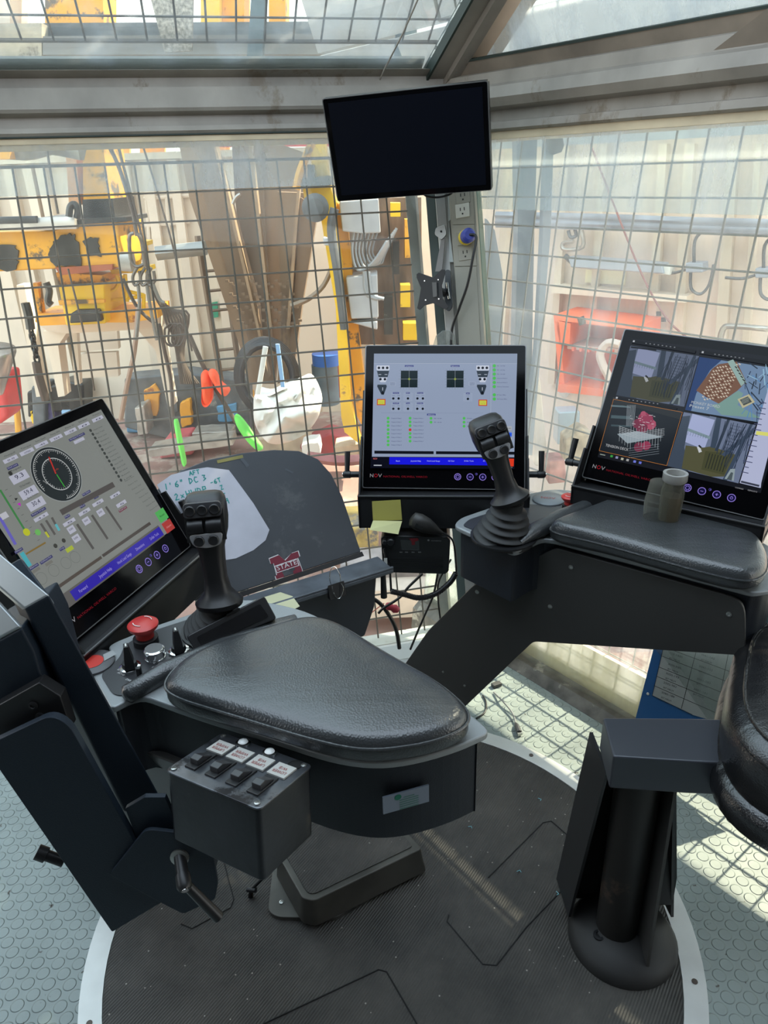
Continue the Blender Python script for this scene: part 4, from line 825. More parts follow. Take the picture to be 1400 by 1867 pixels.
for i in range(34):
    x = 1240+rng.random()*170; y = 300+rng.random()*350; d.Ln(x, y, x-60+rng.random()*140, y+30+rng.random()*90, .0008+rng.random()*.0016, rng.choice(((40, 60, 90), (90, 140, 190), (150, 190, 215), (30, 44, 60))))
d.layer(.0001); d.G([(1190, 560), (1270, 525), (1310, 580), (1225, 622)], (192, 186, 150)); d.layer(.0001); d.G([(1206, 564), (1262, 540), (1290, 578), (1232, 604)], (70, 76, 74)); d.layer(.0001)
for i in range(4): d.Ln(1218, 566+i*9, 1268, 548+i*9, .0007, (170, 180, 170))
d.T('MONKEY BOARD', 868, 588, .0058, (190, 196, 200), width=.058); d.T('Preset 7', 855, 612, .0058, (200, 206, 208), width=.040)
# tension deck picture
d.G([(335, 560), (810, 650), (702, 1018), (236, 915)], (24, 30, 36)); d.layer(.0001)
for y, h_, c in ((605, .004, (96, 116, 122)), (680, .007, (72, 92, 98)), (740, .004, (60, 78, 84))): d.Ln(318, y, 452, y+8, h_, c)
d.G([(330, 545), (800, 640), (798, 700), (520, 625), (335, 592)], (40, 44, 46)); d.layer(.0001)
for cx_, cy_, r_ in ((500, 728, .011), (545, 690, .013), (590, 735, .012), (530, 760, .013), (570, 700, .012), (510, 890, .011), (560, 880, .010), (540, 660, .006)): d.C(cx_, cy_, r_, rng.choice(((150, 52, 82), (120, 40, 66), (176, 78, 104))), 9)
d.layer(.0001); d.G([(360, 800), (500, 780), (680, 820), (430, 865)], (150, 164, 172)); d.layer(.0001)
for i in range(5): d.Ln(372, 745+i*12, 505, 790+i*10, .0007, (200, 206, 210)); d.Ln(505, 790+i*10, 686, 762+i*11, .0007, (186, 192, 198)); d.Ln(440, 900+i*16, 650, 870+i*16, .0006, (140, 150, 160))
for i in range(16): x = 380+i*19; d.Ln(x, 745+(i % 4)*8, x-6, 850+(i % 5)*14, .0006, (176, 186, 192))
for i in range(22): x = 440+rng.random()*170; y = 660+rng.random()*110; d.Ln(x, y, x+rng.random()*40-10, y+rng.random()*14-6, .0009, (222, 214, 220))
for i in range(8): d.Ln(430+i*8, 600, 424+i*7, 745, .0008, (150, 160, 168))
d.T('TENSION DECK', 278, 884, .0058, (196, 200, 204), width=.052)
d.layer(.0001)
for a_, b_ in (((335, 560), (810, 650)), ((810, 650), (702, 1018)), ((702, 1018), (236, 915)), ((236, 915), (335, 560))): d.Ln(*a_, *b_, .0008, (200, 128, 60))
for x0, y0, x1, y1, w_ in ((460, 160, 900, 232, .0075), (925, 232, 1420, 312, .0075), (355, 552, 770, 628, .0065), (818, 640, 1000, 672, .005), (1000, 670, 1330, 735, .002), (455, 200, 630, 222, .0035)): d.Ln(x0, y0, x1, y1, w_, (8, 9, 12))
d.layer(.0001)
for x0, y0 in ((475, 160), (950, 236), (358, 550)):
    d.R(x0, y0, .004, .004, (190, 194, 200))
    for i in range(8): d.R(x0+85+i*28, y0+14+i*4, .003, .002, (130, 134, 140))
d.G([(1398, 500), (1425, 505), (1350, 1172), (1205, 1138)], (186, 192, 222)); d.G([(1402, 485), (1500, 500), (1500, 560), (1345, 1172), (1205, 1138), (1330, 740)], (186, 192, 222)); d.layer(.0001)
d.Ln(1318, 792, 1450, 808, .0075, (226, 226, 120))
for i in range(14): f = i/13.; d.R(1370-f*130, 585+f*480, .010+.004*(i % 3), .0016, (70, 76, 110))
d.Ln(1214, 1128, 1340, 1158, .004, (60, 64, 80))
for i, c in enumerate(((60, 160, 70), (150, 150, 190), (190, 190, 170), (170, 170, 170), (120, 130, 230), (110, 120, 220))): d.R((322, 358, 395, 432, 481, 519)[i], (953, 962, 972, 980, 990, 998)[i], .0055, .005, c)
d.R(260, 943, .012, .002, (150, 160, 150)); d.T('COMPASS', 1172, 1172, .0025, (170, 170, 175), width=.016); d.T('GENUSYS', 1258, 1190, .0028, (160, 160, 165), width=.018)
d.m.build('display', M_glow, mr.t, recalc=False); bezel_marks(mr, d); tray(mr, hh=.045)

# ---- switched off monitor above
mt = monitor('wall_monitor', 'switched off black wide monitor hanging crooked in the corner below the roof beam', (.0962, 2.2127, 1.5617), (.9656, -.2561, .0438), (-.0964, -.1964, .9758), .44, .26, .03)
m = MB(); m.prism([mt.p(.035, .06, .0004), mt.p(.965, .06, .0004), mt.p(.965, .955, .0004), mt.p(.035, .955, .0004)], mt.n*.0004); m.build('dark_panel', pm('off_panel', (.003, .004, .008), .3, spec=.15), mt.t)
m = MB(); q0 = mt.p(.62, .5, -.03); m.tube([q0, q0-mt.n*.05, CC+nc*.12+c3*.02], .014, 10); m.build('wall_arm', M_black, mt.t)
m = MB(); m.tube(catmull([mt.p(.55, .03, -.02), mt.p(.58, -.03, -.02), mt.p(.66, -.05, -.02), mt.p(.74, -.02, -.02), mt.p(.75, .05, -.02)]), .003, 6); m.build('cable_loop', M_black, mt.t, smooth=60)
# ================================================================ small things in the cabin
M_gpanel = pm('document_board', (.042, .047, .055), .42, .1, var=.15, vscale=6, stain=(.07, .075, .08), samt=.25, sscale=7)
# ---- document desk with whiteboard
n1 = V((.42, -.76, .50)).normalized(); P1 = pyy(500, 950, 1.5); u1 = Z.cross(n1).normalized(); v1 = n1.cross(u1).normalized()
if u1.x < 0: u1 = -u1
if v1.z < 0: v1 = -v1
def dp(x, y, c=0): return pp(x, y, P1+n1*c, n1)
t = thing('document_desk', 'dark grey curved document board with ledge on a column between left and centre monitors', 'document desk', V((P1.x+.05, P1.y+.1, 0)))
ol = [(268, 930), (290, 888), (330, 858), (380, 838), (440, 826), (500, 820), (545, 822), (580, 837), (604, 864), (624, 905), (642, 958), (658, 1006), (440, 1078), (330, 1100)]
m = MB(); m.prism([dp(x, y) for x, y in ol], -n1*.012); m.build('board', M_gpanel, t, bevel=.002)
d = Pl(P1, u1, v1, n1, off=.001)
wb = [(286, 884), (312, 866), (345, 857), (378, 852), (417, 857), (424, 866), (462, 918), (491, 966), (484, 985), (462, 1003), (430, 1018), (405, 1022), (330, 985), (318, 940)]
m = MB(); m.prism([dp(x, y, .0005) for x, y in wb], n1*.0006); wbd = m.build('whiteboard_sheet', pm('whiteboard', (.47, .47, .53), .25, 0, var=.08, vscale=14), t)
# hand lettering made of pen strokes
STR = {'A': [[(0, 0), (.4, 1), (.8, 0)], [(.2, .4), (.65, .4)]], 'P': [[(0, 0), (.1, 1), (.6, .95), (.6, .55), (.05, .5)]], 'F': [[(0, 0), (.1, 1), (.7, 1)], [(.05, .5), (.5, .5)]], 'T': [[(0, 1), (.8, 1)], [(.4, 1), (.35, 0)]],
       '1': [[(.3, 0), (.4, 1)]], "'": [[(.2, 1), (.15, .7)]], '6': [[(.6, 1), (.1, .6), (.05, .15), (.4, 0), (.6, .25), (.4, .5), (.1, .4)]], '"': [[(.2, 1.1), (.15, .8)], [(.45, 1.1), (.4, .8)]], 'D': [[(.1, 0), (.15, 1), (.6, .8), (.7, .4), (.1, 0)]],
       'C': [[(.7, .9), (.3, 1), (.05, .5), (.25, 0), (.7, .1)]], '3': [[(.1, 1), (.6, .9), (.3, .55), (.65, .3), (.1, 0)]], '2': [[(.1, .8), (.4, 1), (.6, .7), (.05, 0), (.7, 0)]], 'x': [[(.1, .1), (.6, .6)], [(.1, .6), (.6, .1)]],
       'H': [[(.1, 0), (.1, 1)], [(.7, 0), (.7, 1)], [(.1, .5), (.7, .5)]], 'W': [[(0, 1), (.2, 0), (.45, .6), (.7, 0), (.9, 1)]], '-': [[(.1, .5), (.6, .5)]], 'Z': [[(.1, 1), (.7, 1), (.1, 0), (.7, 0)]], '9': [[(.6, .6), (.2, .6), (.2, 1), (.6, 1), (.6, 0)]],
       'G': [[(.7, .9), (.3, 1), (.05, .5), (.25, 0), (.65, .1), (.65, .45), (.4, .45)]], 'N': [[(.1, 0), (.1, 1), (.7, 0), (.7, 1)]]}
def hand(s_, x, y, h, col, w=.0022, rot=.12):
    o = d.at(x, y); a = d.u*cos(rot)+d.v*sin(rot); b = d.v*cos(rot)-d.u*sin(rot); adv = 0
    for ch in s_:
        if ch == ' ': adv += h*.6; continue
        for st in STR[ch]:
            pts = [o+a*(adv+px*h*.9)+b*(py*h) for px, py in st]
            for q0, q1 in zip(pts[:-1], pts[1:]):
                dd = (q1-q0).normalized(); s2 = n1.cross(dd)*(w/2); d.m.poly([q0-s2-dd*w*.3, q1-s2+dd*w*.3, q1+s2+dd*w*.3, q0+s2-dd*w*.3], lin(*col))
        adv += h*.95
d.o = .0015; TL = (28, 140, 134)
hand('AFT', 346, 867, .0085, TL, rot=.0); hand("1'6\" DC 3", 301, 893, .0120, TL, rot=.02); hand('2xHWDP', 320, 912, .013, TL, rot=.04); hand('-6T', 385, 884, .009, TL, rot=.1); hand('Z', 403, 893, .009, TL, .002); hand('T', 408, 907, .008, TL); hand('-9', 405, 922, .011, TL); hand('-', 300, 908, .01, TL); hand('N', 312, 930, .010, (60, 60, 90), .0012)
d.m.build('handwriting', M_flat, wbd, recalc=False)
d = Pl(P1, u1, v1, n1, off=.001); d.Ln(396, 842, 443, 832, .007, (124, 118, 62)); d.m.build('tape_strip', M_flat, t, recalc=False)
d = Pl(P1, u1, v1, n1, off=.001); d.Ln(440, 836, 452, 850, .008, (66, 72, 78)); d.Ln(520, 855, 534, 862, .004, (66, 72, 78)); d.m.build('tape_residue', M_flat, t, recalc=False)
# college emblem sticker: maroon block M with a banner
d = Pl(P1, u1, v1, n1, (490, 1000, 1), off=.001); K = (205, 205, 205); MR = (108, 20, 42)
def MM(g, col, zz): d.layer(zz); [d.G([(x, y) for x, y in q], col) for q in g]
M1 = [[(1, 19), (18, 12), (30, 22), (41, 9), (53, 5), (56, 15), (52, 18), (60, 37), (61, 42), (46, 48), (44, 41), (48, 39), (44, 28), (34, 38), (22, 34), (25, 45), (27, 47), (28, 52), (14, 56), (12, 50), (15, 48), (9, 27), (4, 29)]]
MM([[(M[0]+(1.3 if M[0] > 30 else -1.3), M[1]+(1 if M[1] > 30 else -1.2)) for M in M1[0]]], K, 0); MM(M1, MR, .0002)
MM([[(10, 32), (51, 18), (56, 31), (15, 45)]], K, .0002); MM([[(11.5, 33), (50.5, 19.5), (54, 30.5), (15.5, 43.5)]], MR, .0002); d.layer(.0002)
a_ = d.at(15.5, 40.5); b_ = d.at(52, 28); uu = (b_-a_).normalized(); d.m.text('STATE', a_, uu, n1.cross(uu), .0105, lin(*K), width=(b_-a_).length)
d.m.build('emblem_sticker', M_flat, t, recalc=False)
# ledge
hz = V((-n1.x, -n1.y, 0)).normalized()
la = dp(436, 1090, .010); lb = dp(668, 1016, .010); ld = (lb-la); ld.z = 0
lb = la+ld; lw = -hz
q = [la, lb+ld.normalized()*.03]
m = MB(); m.prism([q[0], q[1], q[1]+lw*.075, q[0]+lw*.075], (0, 0, -.010)); m.prism([q[0]+lw*.068, q[1]+lw*.068, q[1]+lw*.075, q[0]+lw*.075], (0, 0, .006)); m.build('ledge', pm('ledge_metal', (.09, .10, .115), .35, .2, var=.3, vscale=20, stain=(.25, .26, .28), samt=.12), t, bevel=.002)
m = MB(); m.prism([dp(436, 1080, .002), dp(658, 1006, .002), dp(662, 1014, .002), dp(436, 1090, .002)], n1*.006); m.build('gasket', M_black, t)
m = MB(); fr = q[0]+lw*.035; m.prism([q[0]-ld*.1-Z*.0105, q[1]-ld.normalized()*.03-Z*.0105, q[1]-ld.normalized()*.04-Z*.10, q[1]-ld*.22-Z*.17, q[0]-ld*.1-Z*.20], lw*.05); m.build('front_cowl', M_gpanel, t, bevel=.004)
m = MB(); cb = q[1]-ld.normalized()*.11; 
m.prism([V((cb.x, cb.y, .0))+lw*.03, V((cb.x, cb.y, .0))-ld.normalized()*.16+lw*.03, V((cb.x, cb.y, q[1].z-.05))-ld.normalized()*.16+lw*.03, V((cb.x, cb.y, q[1].z-.05))+lw*.03], -lw*.09); m.build('column', pm('column_dark', (.03, .03, .032), .5, .2), t, bevel=.004)
m = MB(); cp0 = q[1]-ld.normalized()*.02+lw*.06; m.tube([cp0-Z*.005, cp0-Z*.075], [.006, .008], 10); m.build('clamp_lever', M_black, t, smooth=40)
# paper on the ledge and the clip
m = MB(); pa = q[0]+lw*.035+Z*.0005; pq = [pa+ld*.02-Z*.0, pa+ld*.26, pa+ld*.31+lw*.03, pa+ld*.30+lw*.075, pa+ld*.02+lw*.10]
m.prism([x+Z*.004 for x in pq], (0, 0, .0006)); tag(m.build('note_paper', pm('cream_paper', (.50, .48, .30), .7)), 'cream paper lying on the ledge of the document board', 'paper')
ck = q[0]+ld*.56+lw*.075
t2 = thing('binder_clip', 'black binder clip with wire handles on the front of the ledge', 'binder clip', ck-Z*.02)
m = MB(); ux = ld.normalized(); m.prism([ck+lw*.0015+Z*.012, ck+lw*.010-Z*.022, ck-lw*.004-Z*.022], ux*.040); m.build('clip_body', M_black, t2, bevel=.001)
for sgn, up_ in ((1, -1), (-1, 1)):
    for k in ((0,), ) :
        c = ck+ux*.02+Z*.010
        pts = [c-ux*.011, c-ux*.012+Z*.016*1+lw*.01*sgn*.3, c-ux*.005+Z*.036+lw*.006*sgn, c+ux*.005+Z*.036+lw*.006*sgn, c+ux*.012+Z*.016, c+ux*.011] if up_ > 0 else [c-ux*.011+lw*.006, c-ux*.012-Z*.012+lw*.013, c-ux*.004-Z*.030+lw*.012, c+ux*.004-Z*.030+lw*.012, c+ux*.012-Z*.012+lw*.013, c+ux*.011+lw*.006]
        m = MB(); m.tube(catmull(pts, 5), .0011, 6); m.build('wire_handle', M_chrome, t2, smooth=60)

# ---- slanted black device beside the near joystick
n2 = V((.30, -.80, .52)).normalized(); P2 = pyy(420, 1150, 1.045)
t = thing('handheld_tablet', 'thick black tablet device propped beside the near joystick', 'tablet', pyy(420, 1185, 1.045))
def tp(x, y, c=0): return pp(x, y, P2+n2*c, n2)
tq = [(340, 1160), (482, 1086), (505, 1128), (357, 1190)]
m = MB(); m.prism(rnd([tp(x, y) for x, y in tq], .006), -n2*.022); m.build('casing', M_black, t, bevel=.002)
m = MB(); m.prism(rnd([tp(x, y, .0005) for x, y in ((358, 1162), (474, 1101), (490, 1124), (370, 1180))], .004), n2*.001); m.build('screen', pm('tablet_screen', (.008, .008, .009), .25), t)
m = MB(); m.box(tp(425, 1116, .001), (tp(482, 1086)-tp(340, 1160)).normalized()*.012, n2*.003, Z*.002); m.build('latch', M_black, t)

# ---- post-it notes
hn = V((mc.n.x, mc.n.y, 0)).normalized(); pf = mc.p(.5, 0)+hn*(.0412); nf_ = hn
def pt(x, y, c=0): return pp(x, y, pf+nf_*c, nf_)
M_post = pm('sticky_note', (.50, .45, .11), .7)
m = MB(); m.prism([pt(678, 914, .001), pt(730, 911, .001), pt(733, 948, .003), pt(680, 950, .003)], nf_*.0005); tag(m.build('sticky_note', M_post), 'upper yellow sticky note on the trough under the centre monitor', 'sticky note', None)
pts = [(680, 949, .005), (733, 950, .005), (726, 974, .030), (674, 966, .030)]
m = MB(); m.prism([pt(*x) for x in pts], nf_*.0005); tag(m.build('sticky_note', pm('sticky_note_pale', (.55, .53, .25), .7)), 'lower curling pale yellow sticky note above the radio', 'sticky note', None)

# ---- two way radio
Pr = pf+nf_*.02; 
def rp_(x, y, c=0): return pp(x, y, Pr+nf_*c, nf_)
t = thing('mobile_radio', 'black two way radio unit hanging under the centre monitor', 'radio', rp_(757, 1046))
m = MB(); m.prism(rnd([rp_(x, y) for x, y in ((694, 982), (700, 977), (815, 979), (821, 986), (818, 1042), (812, 1047), (704, 1044), (698, 1038))], .003), -nf_*.12); m.build('body', pm('radio_black', (.01, .01, .011), .4), t, bevel=.002)
m = MB(); m.prism([rp_(x, y, .0005) for x, y in ((730, 984), (764, 985), (765, 1003), (732, 1001))], nf_*.001); m.build('display_window', pm('radio_display', (.02, .022, .022), .15), t)
d = Pl(Pr, (mc.u.x, mc.u.y, 0), (0, 0, 1), nf_, off=.0018)
d.G([(746, 982), (761, 981), (764, 985), (756, 988), (757, 993), (751, 994), (750, 987)], (110, 20, 28)); d.Ln(732, 1002, 764, 1003, .0007, (90, 92, 92)); d.T('MOTOROLA', 786, 987, .0028, (140, 140, 140), width=.024); d.C(781, 985, .0024, (140, 140, 140))
d.m.build('front_marks', M_flat, t, recalc=False)
for x in (731, 741, 753, 765): m = MB(); m.box(rp_(x, 1007, .001), V((mc.u.x, mc.u.y, 0))*.0035, Z*.0012, nf_*.001); m.build('key', pm('key_grey', (.09, .09, .09), .5), t)
for x, y, r_ in ((702, 985, .006), (713, 985, .009)): m = MB(); m.lathe([(r_, 0), (r_, .012), (r_*.8, .014), (.0001, .014)], rp_(x, y), nf_, 16); m.build('dial_knob', M_black, t, smooth=40)
for y in (1018, 1026, 1034): m = MB(); m.box(rp_(760, y, .001), V((mc.u.x, mc.u.y, 0))*.062, Z*.0012, nf_*.0015); m.build('cooling_rib', M_black, t)
m = MB(); hp = pf+nf_*.022; c = pp(770, 955, hp, nf_); ax = (pp(812, 975, hp, nf_)-c).normalized()
t3 = thing('radio_handset', 'black hand microphone hooked above the two way radio', 'microphone', c)
m.lathe([(.010, -.030), (.022, -.026), (.027, -.010), (.025, .01), (.017, .028), (.010, .04), (.006, .052)], c, ax, 20, sx=.75); m.build('mic_shell', pm('mic_black', (.03, .028, .026), .5), t3, smooth=60)
m = MB(); m.box(c+nf_*.021-ax*.008, ax*.010, nf_.cross(ax)*.006, nf_*.002); m.build('talk_key', M_black, t3, bevel=.001)
m = MB(); m.tube(catmull([pp(x, y, hp, nf_) for x, y in ((800, 968), (822, 981), (829, 1000), (831, 1020), (832, 1040), (829, 1052))]), .0022, 8); m.build('cable', M_black, t3, smooth=60)
cc_ = catmull([pp(x, y, hp+nf_*.01, nf_) for x, y in ((831, 1045), (820, 1062), (795, 1082), (765, 1090), (738, 1084), (713, 1078))], 22)
hel = []; nn = len(cc_)
for i in range((nn-1)*4):
    f = i/4; i0 = int(f); q_ = cc_[i0].lerp(cc_[min(i0+1, nn-1)], f-i0); td = (cc_[min(i0+1, nn-1)]-cc_[max(i0-1, 0)]).normalized(); aa = td.cross(nf_).normalized(); a = i*pi/3.2; hel.append(q_+aa*(.006*cos(a))+nf_*(.006*sin(a)))
m = MB(); m.tube(hel, .0016, 5); m.build('coiled_cord', M_black, t3, smooth=60)
m = MB(); m.tube(catmull([pp(x, y, hp+nf_*.005, nf_) for x, y in ((700, 1000), (704, 1020), (710, 1035), (712, 1060), (713, 1078))]), .0028, 8); m.build('cable_tail', M_black, t3, smooth=60)
m = MB(); m.box(pp(703, 1024, hp+nf_*.009, nf_), V((.004, 0, 0)), Z*.009, nf_*.0006); m.build('cable_label', M_white, t3)
# cables hanging down to the floor
cy = 1.95
def cab(name, pts, r, mat, label, cat='cable', Y=cy, grp=None):
    m = MB(); m.tube(catmull([pyy(x, y, Y) if not isinstance(x, V) else x for x, y in pts]), r, 8); return tag(m.build(name, mat, smooth=60), label, cat, grp)
cab('cable', [(770, 1046), (745, 1070), (728, 1090), (700, 1108), (690, 1118)], .004, M_black, 'short black cable slanting down left from under the radio', Y=1.78)
cab('cable', [(666, 1085), (690, 1098), (708, 1120), (722, 1148), (728, 1182)], .006, M_black, 'thick black cable curving from document desk to the white floor sill', Y=1.80)
cab('cable', [(798, 1046), (790, 1085), (775, 1120), (762, 1150), (748, 1184)], .0035, M_black, 'thin black cable hanging straight from the right end of the radio', Y=1.88)
cab('cable', [(822, 1020), (800, 1060), (799, 1095), (803, 1130)], .003, M_black, 'thin dark cable dropping just beside the far armrest', Y=1.86)
cab('cable', [(700, 1100), (680, 1115), (664, 1128)], .0015, pm('red_wire', (.4, .06, .04), .5), 'thin red wire running left below the radio', 'wire', Y=1.86)
m = MB(); c = pyy(715, 1108, 1.80); m.lathe([(.008, -.02), (.012, -.012), (.009, 0), (.013, .008), (.008, .02)], c, (1, .1, -.6), 12); tag(m.build('cable_plug', pm('plug_red', (.5, .05, .08), .5), smooth=50), 'red plug on the cable below the radio', 'plug')

# ---- console base box near the floor behind the near armrest
m = MB(); m.bx((-.16, 1.78, .0), (.12, 1.93, .10)); tag(m.build('floor_duct', pm('duct_paint', (.36, .36, .35), .5, 0, var=.1, stain=(.2, .18, .15), samt=.3), bevel=.004), 'pale grey low box on the floor below the radio cables', 'duct')

# ---- power trunking with sockets
M_beige = pm('trunking_beige', (.30, .285, .235), .5, 0, var=.06, vscale=3)
t = thing('power_trunking', 'beige power trunking with sockets beside the corner window post', 'power trunking', CC+nc*.12+c3*(-1.5))
def tb(xa, xb, d_, th, name, mat, y=400, v0=-1.54, v1=.14, par=None):
    A_ = cp(xa, y, d_); B_ = cp(xb, y, d_); base = (A_-CC).dot(c3); base2 = (B_-CC).dot(c3)
    m = MB(); m.loft([[A_+c3*(v-base), B_+c3*(v-base2), B_+c3*(v-base2)-nc*th, A_+c3*(v-base)-nc*th] for v in (v0, v1)]); return m.build(name, mat, par, bevel=.002)
tb(821, 868, .03, .03, 'channel', M_beige, par=t)
nn_ = nc
def cq(x, y, c=0): return pp(x, y, PC+nc*(.03+c), nc)
for (y0, y1) in ((345, 410), (411, 486), (487, 700)):
    k = (lambda x, y: cq(x+(y-400)*.052, y, .0005)); m = MB(); m.prism([k(825, y0), k(864, y0-1), k(865, y1-1), k(825, y1)], nc*.003); m.build('cover_plate', M_beige, t, bevel=.001)
def socket(x, y, mat, par):
    x = x+(y-400)*.052; m = MB(); c = cq(x, y, .004); m.box(c, uc*.0215, c3*.020, nc*.002); o = m.build('socket', mat, par, bevel=.002)
    m = MB()
    for dx in (-.006, .006): m.box(c+uc*dx+c3*.004+nc*.0022, uc*.0012, c3*.0045, nc*.0003)
    m.box(c-c3*.009+nc*.0022, uc*.0022, c3*.0022, nc*.0003); m.build('slots', pm('slot_black', (.01, .01, .01), .8), o)
socket(846, 358, M_beige, t); socket(844, 384, pm('socket_white', (.6, .59, .52), .3), t); socket(844, 434, M_beige, t); socket(845, 462, M_beige, t)
t4 = thing('power_plug', 'yellow and blue power plug with black cord in the trunking socket', 'power plug', cq(846, 434))
p0 = cq(847, 434, .006); ax = (nc*.8+uc*.5).normalized()
m = MB(); m.lathe([(.020, 0), (.022, .006), (.022, .018), (.017, .022)], p0, ax, 20); m.build('plug_body', pm('plug_yellow', (.7, .52, .02), .4), t4, smooth=40)
m = MB(); m.lathe([(.017, .020), (.021, .022), (.021, .040), (.014, .048), (.0001, .048)], p0, ax, 20); m.build('plug_cap', pm('plug_blue', (.03, .045, .28), .4), t4, smooth=40)
e = p0+ax*.045
m = MB(); m.tube(catmull([e, e+uc*.02-c3*.01, cq(862, 470, .05), cq(852, 520, .045), cq(836, 565, .03), cq(824, 600, .02), cq(822, 640, .02)]), .0042, 8); m.build('cord', M_black, t4, smooth=60)
# ---- silver pipe clamp and empty monitor mount
t = thing('monitor_wall_mount', 'empty black four-cornered monitor mount plate on the window post', 'wall mount', cp(790, 530))
PM = PC+nc*.10; nm = (nc+uc*-.15).normalized()
def mp_(x, y, c=0): return pp(x, y, PM+nm*c, nm)
x4 = [(760, 500), (764, 497), (790, 506), (806, 491), (812, 492), (812, 499), (806, 520), (808, 545), (818, 560), (814, 565), (807, 562), (790, 553), (775, 557), (766, 565), (761, 562), (764, 548), (768, 525), (760, 506)]
m = MB(); m.prism([mp_(x, y) for x, y in x4], nm*.003); m.build('mount_plate', pm('mount_black', (.02, .022, .025), .4, .3), t, bevel=.0008)
m = MB(); m.prism([mp_(x, y, -.012) for x, y in ((774, 512), (798, 511), (799, 546), (776, 547))], nm*.014); m.build('tilt_block', M_black, t, bevel=.001)
m = MB(); m.prism([mp_(x, y, .003) for x, y in ((789, 515), (797, 515), (798, 541), (791, 542))], nm*.006); m.build('tilt_hinge', pm('hinge_grey', (.10, .10, .10), .4, .3), t)
for x, y in ((774, 512), (799, 510), (776, 547), (800, 545)): m = MB(); m.prism([mp_(x+dx, y+dy, .003) for dx, dy in ((-1, -1), (1, -1), (1, 1), (-1, 1))], nm*.001); m.build('rivet', M_chrome, t)
m = MB(); m.tube([mp_(795, 528), cp(812, 535, .02)], .012, 10); m.build('mount_arm', M_black, t)
m = MB(); m.prism(rnd([cp(x, y, .03) for x, y in ((812, 492), (822, 492), (826, 560), (818, 570), (812, 560))], .01), nc*.006); m.build('wall_plate', pm('wall_plate', (.07, .075, .08), .35, .3), t, bevel=.001)
m = MB(); m.tube([cp(815, 515, .04), cp(819, 545, .04)], .004, 8); m.build('bright_pin', M_chrome, t)
t = thing('post_clamp', 'silver metal clamp bracket on the window post above the empty mount', 'clamp', cp(802, 425))
m = MB(); m.prism(rnd([cp(x, y, .02) for x, y in ((795, 416), (812, 410), (815, 428), (806, 438), (793, 428))], .006), nc*.006); m.build('clamp_plate', M_silver, t, bevel=.001)
screw('clamp_screw', cp(804, 422, .027), nc, .003, t, M_black)
m = MB(); m.prism([cp(805, 436, .018), cp(812, 434, .018), cp(806, 495, .018), cp(794, 495, .018)], nc*.004); m.build('clamp_tail', pm('tail_grey', (.22, .21, .2), .5, .3), t)
m = MB(); m.prism([cp(816, 345, .012), cp(824, 345, .012), cp(824, 398, .012), cp(818, 404, .012), cp(827, 478, .012), cp(820, 478, .012)], nc*.003); m.build('cover_strip', pm('strip_grey', (.36, .39, .38), .4, .3), t)
m = MB(); rg_ = [cp(796, 612, .04), cp(808, 603, .06), cp(822, 602, .05), cp(829, 612, .04), cp(833, 640, .03), cp(788, 640, .03)]
m.prism(rg_, nc*.012); tag(m.build('plastic_bag', glass_mat('clear_plastic', .35, (.6, .6, .58)), bevel=.004), 'crumpled clear plastic bag hanging at the foot of the corner post', 'bag')

# ---- clear cup behind the far armrest
t = thing('plastic_bottle', 'cloudy plastic bottle with open neck in front of the right monitor', 'bottle', pyy(1222, 930, 1.36))
c0 = pyy(1222, 925, 1.36); c1 = pyy(1232, 862, 1.36); ax = (c1-c0); L_ = ax.length
m = MB(); m.lathe([(.020, -.04), (.022, 0), (.023, L_*.45), (.020, L_*.7), (.020, L_*.85)], c0, ax, 24); m.build('bottle_body', glass_mat('cloudy_plastic', .42, (.30, .28, .22)), t, smooth=60)
m = MB(); m.lathe([(.018, -.04), (.019, L_*.35), (.0001, L_*.36)], c0, ax, 20); m.build('contents', pm('brown_liquid', (.10, .065, .03), .3), t, smooth=40)
m = MB(); m.lathe([(.021, L_*.75), (.024, L_*.8), (.024, L_*1.0), (.018, L_*1.0), (.016, L_*.8), (.0001, L_*.8)], c0, ax, 24); m.build('neck_ring', pm('neck_plastic', (.30, .29, .27), .35), t, smooth=40)
m = MB(); m.lathe([(.026, 0), (.028, L_*.5), (.022, L_*1.1)], c0+V((-.022, .01, -.03)), ax, 20); m.build('sleeve', glass_mat('sleeve_plastic', .25, (.35, .33, .28)), t, smooth=60)

# ---- blue notice board with code table, leaning on the low window
t = thing('notice_board', 'blue board with a grey printed code table leaning on the right window', 'notice board', pyy(1240, 1330, 1.62))
PB = pyy(1230, 1260, 1.62); nB = V((-.62, -.70, .35)).normalized(); uB = V((.75, -.66, 0)).normalized()
def bp_(x, y, c=0): return pp(x, y, PB+nB*c, nB)
m = MB(); m.prism([bp_(x, y) for x, y in ((1192, 1180), (1420, 1180), (1420, 1330), (1262, 1335), (1152, 1335))], -nB*.006); m.build('backing', pm('board_blue', (.015, .10, .28), .5), t)
m = MB(); m.prism([bp_(x, y, .001) for x, y in ((1210, 1178), (1420, 1178), (1420, 1350), (1262, 1303), (1189, 1268))], nB*.001); m.build('paper_table', pm('printed_paper', (.36, .37, .36), .5), t)
d = Pl(PB, uB, nB.cross(uB)*1, nB, off=.0025); 
if d.v.z < 0: d.v = -d.v
for (a, b) in (((1206, 1196), (1420, 1280)), ((1201, 1216), (1420, 1305)), ((1197, 1233), (1420, 1326)), ((1192, 1250), (1420, 1350)), ((1212, 1180), (1420, 1258)), ((1271, 1180), (1242, 1292)), ((1330, 1180), (1306, 1300)), ((1210, 1178), (1189, 1268)), ((1189, 1268), (1262, 1303))): d.Ln(*a, *b, .0012, (30, 30, 32))
dr = atan2((bp_(1260, 1255)-bp_(1206, 1235)).dot(d.v), (bp_(1260, 1255)-bp_(1206, 1235)).dot(d.u))
